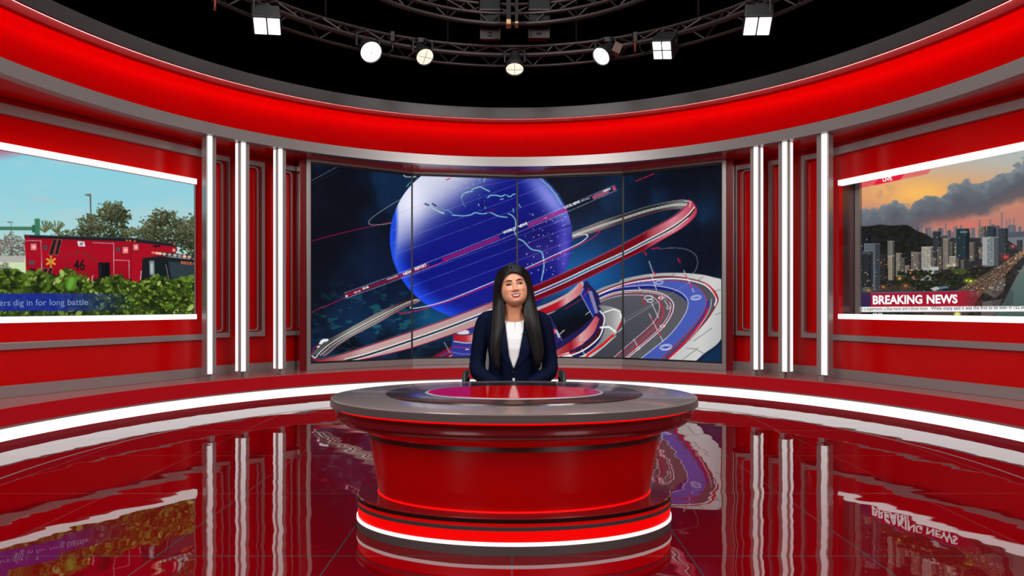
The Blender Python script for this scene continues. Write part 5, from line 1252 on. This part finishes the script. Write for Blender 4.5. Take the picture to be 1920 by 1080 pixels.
# ---- hair: cap on the skull, back fall, and two front falls of strands
hairV, hairF = [], []
def addm(m):
    n0 = len(hairV); hairV.extend(m.V); hairF.extend([tuple(i + n0 for i in f) for f in m.F])
cap = MB(); rows = []
for i, z in enumerate(np.linspace(-.10, .1375, 26)):
    w = np.interp(z - .0, HZc + .012, HW) if z < .1 else np.interp(z, [.1, .118, .130, .1375], [.058, .040, .021, .002])
    bk = np.interp(z, [-.10, -.03, .03, .08, .11, .1375], [.075, .105, .116, .104, .075, .003]); fr = np.interp(z, [-.10, .02, .055, .085, .1, .118, .13, .1375], [-.022, -.015, -.02, .045, .060, .050, .030, .003])
    if z < .0: w = .080
    row = []
    for j in range(48):
        a = 2 * PI * j / 48; c, s_ = math.cos(a), math.sin(a)
        yy = (bk if s_ > 0 else fr) * s_
        row.append((( w + .010) * c, yy if s_ > 0 else -abs(fr) * abs(s_) if fr > 0 else abs(fr) * abs(s_) * .6, z))
    rows += row
cap.add(HW3(rows), gridf(26, 48)); cap.F.append(tuple(range(25 * 48, 26 * 48))); addm(cap)
back = MB(); rows = []
bz = [(1.25, 3.955, .082, .05), (1.18, 3.965, .083, .05), (1.10, 3.975, .085, .045), (1.03, 4.00, .088, .04), (.96, 4.045, .095, .03), (.86, 4.06, .09, .022), (.78, 4.055, .07, .01)]
for z, y, a, b in bz:
    for j in range(24):
        an = 2 * PI * j / 24; rows.append((PX + a * math.cos(an), y + b * math.sin(an), z))
back.add(rows, gridf(len(bz), 24)); back.F += [tuple(range(24)), tuple(range(6 * 24, 7 * 24))]; addm(back)
def pxa(x, y, yy): return np.array(px2(x, y, yy))
L_in = [(959, 510), (947.5, 517), (939.5, 529), (937.5, 542), (938.5, 556), (944, 570), (945.5, 600), (941, 628), (937, 662), (937, 697)]
L_out = [(955, 497), (942, 503), (933, 513), (928, 530), (926, 552), (925, 579), (921.6, 620), (920, 647), (921.5, 667), (930, 692)]
R_in = [(960, 510), (971, 511.5), (980.5, 517), (987, 530), (990, 548), (987, 564), (983, 580), (985, 604), (996, 650), (1005, 690)]
R_out = [(958, 496), (974, 499), (984, 505), (993, 520), (999, 545), (1003.5, 572), (1010, 596), (1014, 621), (1019, 660), (1013, 686)]
Yin = [3.80, 3.802, 3.812, 3.828, 3.835, 3.838, 3.825, 3.806, 3.796, 3.79]
Yout = [3.845, 3.868, 3.882, 3.882, 3.875, 3.852, 3.826, 3.808, 3.80, 3.795]
RH = random.Random(21)
for inn, out in ((L_in, L_out), (R_in, R_out)):
    for layer in range(3):
        nS = 30 if layer < 2 else 22
        for q in range(nS):
            t = (q + .5) / nS; jit = RH.uniform(-.02, .02); ctrl = []
            cut = 0 if layer != 1 else RH.choice((0, 0, 1))
            for k in range(10):
                a, b = pxa(*inn[k], Yin[k]), pxa(*out[k], Yout[k])
                tt = min(1, max(0, t + jit * (1 if k > 2 else .3)))
                p = a * (1 - tt) + b * tt; bulge = math.sin(PI * tt) * (.014 if k > 5 else .012)
                p[1] -= bulge - layer * .008 + (.006 if k < 3 else 0); p += np.array((RH.uniform(-.0012, .0012), 0, 0)) * (k > 3); ctrl.append(p)
            if cut: ctrl[-1] = ctrl[-1] * .5 + ctrl[-2] * .5
            ctrl[-1][2] += RH.uniform(-.016, .03)
            P = catmull(ctrl, 4); n_ = len(P)
            rr_ = [(.0052 if layer < 2 else .007) * (1.0 if i < n_ * .7 else max(.12, 1 - (i - n_ * .7) / (n_ * .3) * .88)) * (.75 if i < 4 else 1) for i in range(n_)]
            addm(MB().tube(P, rr_, 6, True, .55, (0, 1, 0)))
hair = mesh('hair', hairV, hairF, HAIRM, person, True)

# ---- blazer, top, sleeves
TS = [(1.076, 3.925, .060, .050, .060), (1.066, 3.928, .105, .054, .072), (1.050, 3.93, .150, .066, .086), (1.015, 3.93, .178, .082, .100), (.96, 3.93, .180, .102, .106), (.90, 3.93, .170, .120, .106), (.84, 3.93, .160, .122, .100), (.78, 3.935, .152, .114, .098), (.73, 3.94, .152, .110, .098), (.67, 3.95, .160, .112, .102), (.60, 3.96, .172, .116, .108), (.53, 3.97, .178, .118, .112)]
tsz = np.array([q[0] for q in TS])[::-1]; tsd = [np.array([q[c] for q in TS])[::-1] for c in range(1, 5)]
def torso_rings(zs, grow=0.0, k=128):
    V = []
    for z in zs:
        yc, a, bf, bb = [np.interp(z, tsz, d) for d in tsd]
        for j in range(k):
            an = 2 * PI * j / k; c, s = math.cos(an), math.sin(an); e = 2 / 2.35
            V.append((PX + (a + grow) * math.copysign(abs(c) ** e, c), yc + ((bb if s > 0 else bf) + grow) * math.copysign(abs(s) ** e, s), z))
    return V
def front_y(x, z, grow=0.0):
    yc, a, bf, _ = [np.interp(z, tsz, d) for d in tsd]; q = min(.995, abs(x - PX) / (a + grow)); return yc - (bf + grow) * (1 - q ** 2.35) ** (1 / 2.35)
def inv(x, y): d = 3.82; return ((x - CXP) * d / F, EYE + (HZ - y) * d / F)
VP = np.array([inv(*p) for p in ((944.5, 590), (946, 602), (946.5, 625), (948, 645), (953, 665), (962, 691), (964, 691), (973, 668), (979.5, 650), (982, 630), (983, 602), (984, 590))])
VT = max(p[1] for p in VP)
def inV(x, z):
    c = False; n = len(VP)
    for i in range(n):
        (ax, az), (bx, bz_) = VP[i], VP[(i + 1) % n]
        if (az > z) != (bz_ > z) and x < (bx - ax) * (z - az) / (bz_ - az) + ax: c = not c
    return c or (z >= VT - .004 and abs(x - PX) < .062)
zs = np.linspace(.53, 1.076, 150); V = torso_rings(zs, .0, 220); k = 220
Fc = []
for f in gridf(150, k):
    cx = sum(V[i][0] for i in f) / 4; cy_ = sum(V[i][1] for i in f) / 4; cz = sum(V[i][2] for i in f) / 4
    if cy_ < 3.925 and inV(cx, cz): continue
    if cz < .675 and cy_ < 3.93 and abs(cx - PX) < (.675 - cz) * .35: continue
    Fc.append(f)
bl = MB().add(V, Fc)
for s in (-1, 1):
    sh = [(PX + s * .098, 3.935, 1.016), (PX + s * .135, 3.935, 1.022), (PX + s * .172, 3.935, 1.006), (PX + s * .194, 3.935, .945), (PX + s * .208, 3.938, .86), (PX + s * .2185, 3.94, .78), (PX + s * .222, 3.925, .722), (PX + s * .208, 3.885, .686), (PX + s * .165, 3.82, .664), (PX + s * .115, 3.775, .640), (PX + s * .098, 3.758, .630)]
    P = catmull(sh, 4); n_ = len(P)
    R_ = np.interp(np.linspace(0, 1, n_), [0, .10, .22, .4, .55, .62, .75, .9, 1], [.036, .045, .051, .050, .0495, .050, .046, .036, .034])
    R_ = [r + .0012 * math.sin(i * 1.9) * (1 if n_ * .45 < i < n_ * .85 else .2) for i, r in enumerate(R_)]
    bl.tube(P, R_, 24, True, 1.0, (0, 1, 0))
blazer = bl.build('blazer', NAVY, person, True, 'navy blazer')
def patch(name, outline, grow, th, m, parent):    # a cloth piece lying on the front of the torso
    O = np.array([inv(*p) for p in outline]); bm = bmesh.new()
    vs = [bm.verts.new((x, 0, z)) for x, z in O]; bm.faces.new(vs)
    bmesh.ops.triangulate(bm, faces=bm.faces[:])
    for _ in range(3): bmesh.ops.subdivide_edges(bm, edges=[e for e in bm.edges if e.calc_length() > .008], cuts=1, use_grid_fill=False); bmesh.ops.triangulate(bm, faces=bm.faces[:])
    for v in bm.verts: v.co.y = front_y(v.co.x, v.co.z, grow)
    r = bmesh.ops.extrude_face_region(bm, geom=bm.faces[:])
    for v in [g for g in r['geom'] if isinstance(g, bmesh.types.BMVert)]: v.co.y += th
    bmesh.ops.recalc_face_normals(bm, faces=bm.faces)
    me = bpy.data.meshes.new(name); bm.to_mesh(me); bm.free(); return link(name, me, m, parent, True, None, 40)
patch('lapel', [(943.5, 597), (946.8, 602), (947.2, 625), (948.8, 645), (953.6, 665), (963, 692), (957, 688), (944, 672), (933, 655), (927, 643), (934, 640), (930, 634), (932, 612), (938, 598)], .008, .006, NAVYL, blazer)
patch('lapel', [(985.5, 597), (982.2, 602), (981.2, 630), (978.6, 650), (972.4, 668), (962.6, 693), (970, 688), (986, 672), (999, 654), (1003, 641), (996, 638), (1000, 631), (997, 612), (990, 598)], .009, .006, NAVYL, blazer)
bx_, bz2 = inv(961.5, 698.5)
MB().lathe([(.0075, 0), (.0085, .001), (.0085, .003), (.005, .004)], 16, Matrix.Translation((bx_, front_y(bx_, bz2, .003), bz2)) @ Matrix.Rotation(PI / 2, 4, 'X')).build('button', BLACK, blazer, True)
# white top under the blazer
zs = np.linspace(.54, .990, 70); k = 96
V = torso_rings(zs, -.006, k); tops = torso_rings([.990], -.006, k)
ring = []
for j in range(k):
    x, y, z = tops[j]; an = math.atan2(y - 3.93, x - PX)
    ring.append((PX + .066 * math.cos(an), 3.925 + .062 * math.sin(an), 1.010 if y > 3.93 else .9965 + .06 * (x - PX) ** 2 / .0316))
mid = [tuple((np.array(a) * .45 + np.array(b) * .55) + np.array((0, 0, .004))) for a, b in zip(tops, ring)]
V += mid + ring
MB().add(V, gridf(72, k)).build('white_top', WHITEC, person, True, 'white top with a small slit at the neck')
sx_, sz_ = inv(965.5, 603); m = MB()
m.tube([(sx_, front_y(sx_, sz_ - .004, -.004) - .001, sz_ - .004), (sx_ + .0008, front_y(sx_, sz_ - .03, -.0055), sz_ - .03), (sx_ + .0006, front_y(sx_, sz_ - .05, -.0055), sz_ - .05)], [.0012, .0008, .0003], 6)
m.build('neck_slit', mat('shadow grey slit', (150, 120, 110), .8), person, True)
# trousers and shoes (behind the desk)
tm = MB()
for s in (-1, 1):
    tm.tube(catmull([(PX + s * .075, 4.05, .53), (PX + s * .10, 3.92, .535), (PX + s * .115, 3.80, .525), (PX + s * .12, 3.715, .49), (PX + s * .122, 3.715, .40), (PX + s * .122, 3.80, .25), (PX + s * .122, 3.87, .09)], 5), list(np.interp(np.linspace(0, 1, 31), [0, .3, .5, .62, 1], [.098, .082, .066, .06, .044])), 16)
tm.build('trousers', TRM_, person, True)
for s in (-1, 1):
    x = PX + s * .122
    MB().tube([(x, 3.915, .045), (x, 3.87, .05), (x, 3.81, .038), (x, 3.755, .022), (x, 3.73, .016)], [.034, .040, .036, .030, .014], 14, True, .9, (0, 0, 1)).build('shoe', BLACK, person, True)
# clip-on microphone on the lapel
mx_, mz_ = inv(984, 625.5)
my_ = front_y(mx_, mz_, .012)
mic = thing('lapel_microphone', 'tiny black clip-on microphone on the left lapel of the navy blazer', 'microphone', (mx_, my_, mz_))
MB().tube([(mx_ - .015, my_ - .004, mz_ + .001), (mx_ - .006, my_ - .006, mz_)], .0042, 10).build('capsule', BLACK, mic, True, None, 50)
MB().bbox(mx_ - .006, mx_ + .008, my_ - .006, my_ + .001, mz_ - .004, mz_ + .004).build('clip', mat('dark clip', (50, 52, 56), .3, metal=.5), mic)
MB().tube(catmull([(mx_ + .008, my_, mz_), (mx_ + .012, my_ - .001, mz_ - .012), (mx_ + .010, my_ + .002, mz_ - .035), (mx_ + .004, my_ + .004, mz_ - .07)], 5), .0012, 6).build('cable', BLACK, mic, True)
# ================================================================== LIGHT AND CAMERA
def area(name, loc, target, size, power, col=(1, 1, 1), sy=None):
    l = bpy.data.lights.new(name, 'AREA'); l.energy = power; l.color = col; l.size = size
    if sy: l.shape = 'RECTANGLE'; l.size_y = sy
    o = bpy.data.objects.new(name, l); COL.objects.link(o); o.location = loc
    o.rotation_euler = (Vector(target) - Vector(loc)).to_track_quat('-Z', 'Y').to_euler(); return o
area('key_softbox', (-2.0, -0.6, 3.6), (0, 4.2, 1.0), 1.4, 150, (1, .96, .92))
area('fill_softbox', (2.2, -0.6, 3.4), (0, 4.2, 1.0), 1.4, 115, (1, .97, .94))
area('overhead_fill', (0, 4.0, 5.6), (0, 4.0, 0), 4.5, 130, (1, .97, .95))  # unseen overhead light added to brighten floor and walls
area('wall_wash_west', (2.0, 1.0, 4.6), (-4.0, 6.3, 1.4), 1.2, 50)
area('wall_wash_east', (-2.0, 1.0, 4.6), (4.0, 6.3, 1.4), 1.2, 50)
w = bpy.data.worlds.new('studio'); SC.world = w; w.use_nodes = True
w.node_tree.nodes['Background'].inputs['Color'].default_value = (0, 0, 0, 1)
cam = bpy.data.cameras.new('camera'); co = bpy.data.objects.new('camera', cam); COL.objects.link(co)
co.location = (0, 0, EYE); co.rotation_euler = (PI / 2, 0, 0)
cam.sensor_width = 36; cam.sensor_fit = 'HORIZONTAL'; cam.lens = 36 * F / 1920; cam.shift_y = (HZ - 540) / 1920.0
cam.clip_start = 0.05
SC.camera = co
SC.view_settings.view_transform = 'Standard'; SC.view_settings.look = 'None'; SC.view_settings.gamma = 1; SC.view_settings.exposure = 0
SC.view_settings.use_curve_mapping = False
SC.cycles.max_bounces = 6; SC.cycles.diffuse_bounces = 3; SC.cycles.glossy_bounces = 4
SC.cycles.use_denoising = True; SC.cycles.sample_clamp_indirect = 4
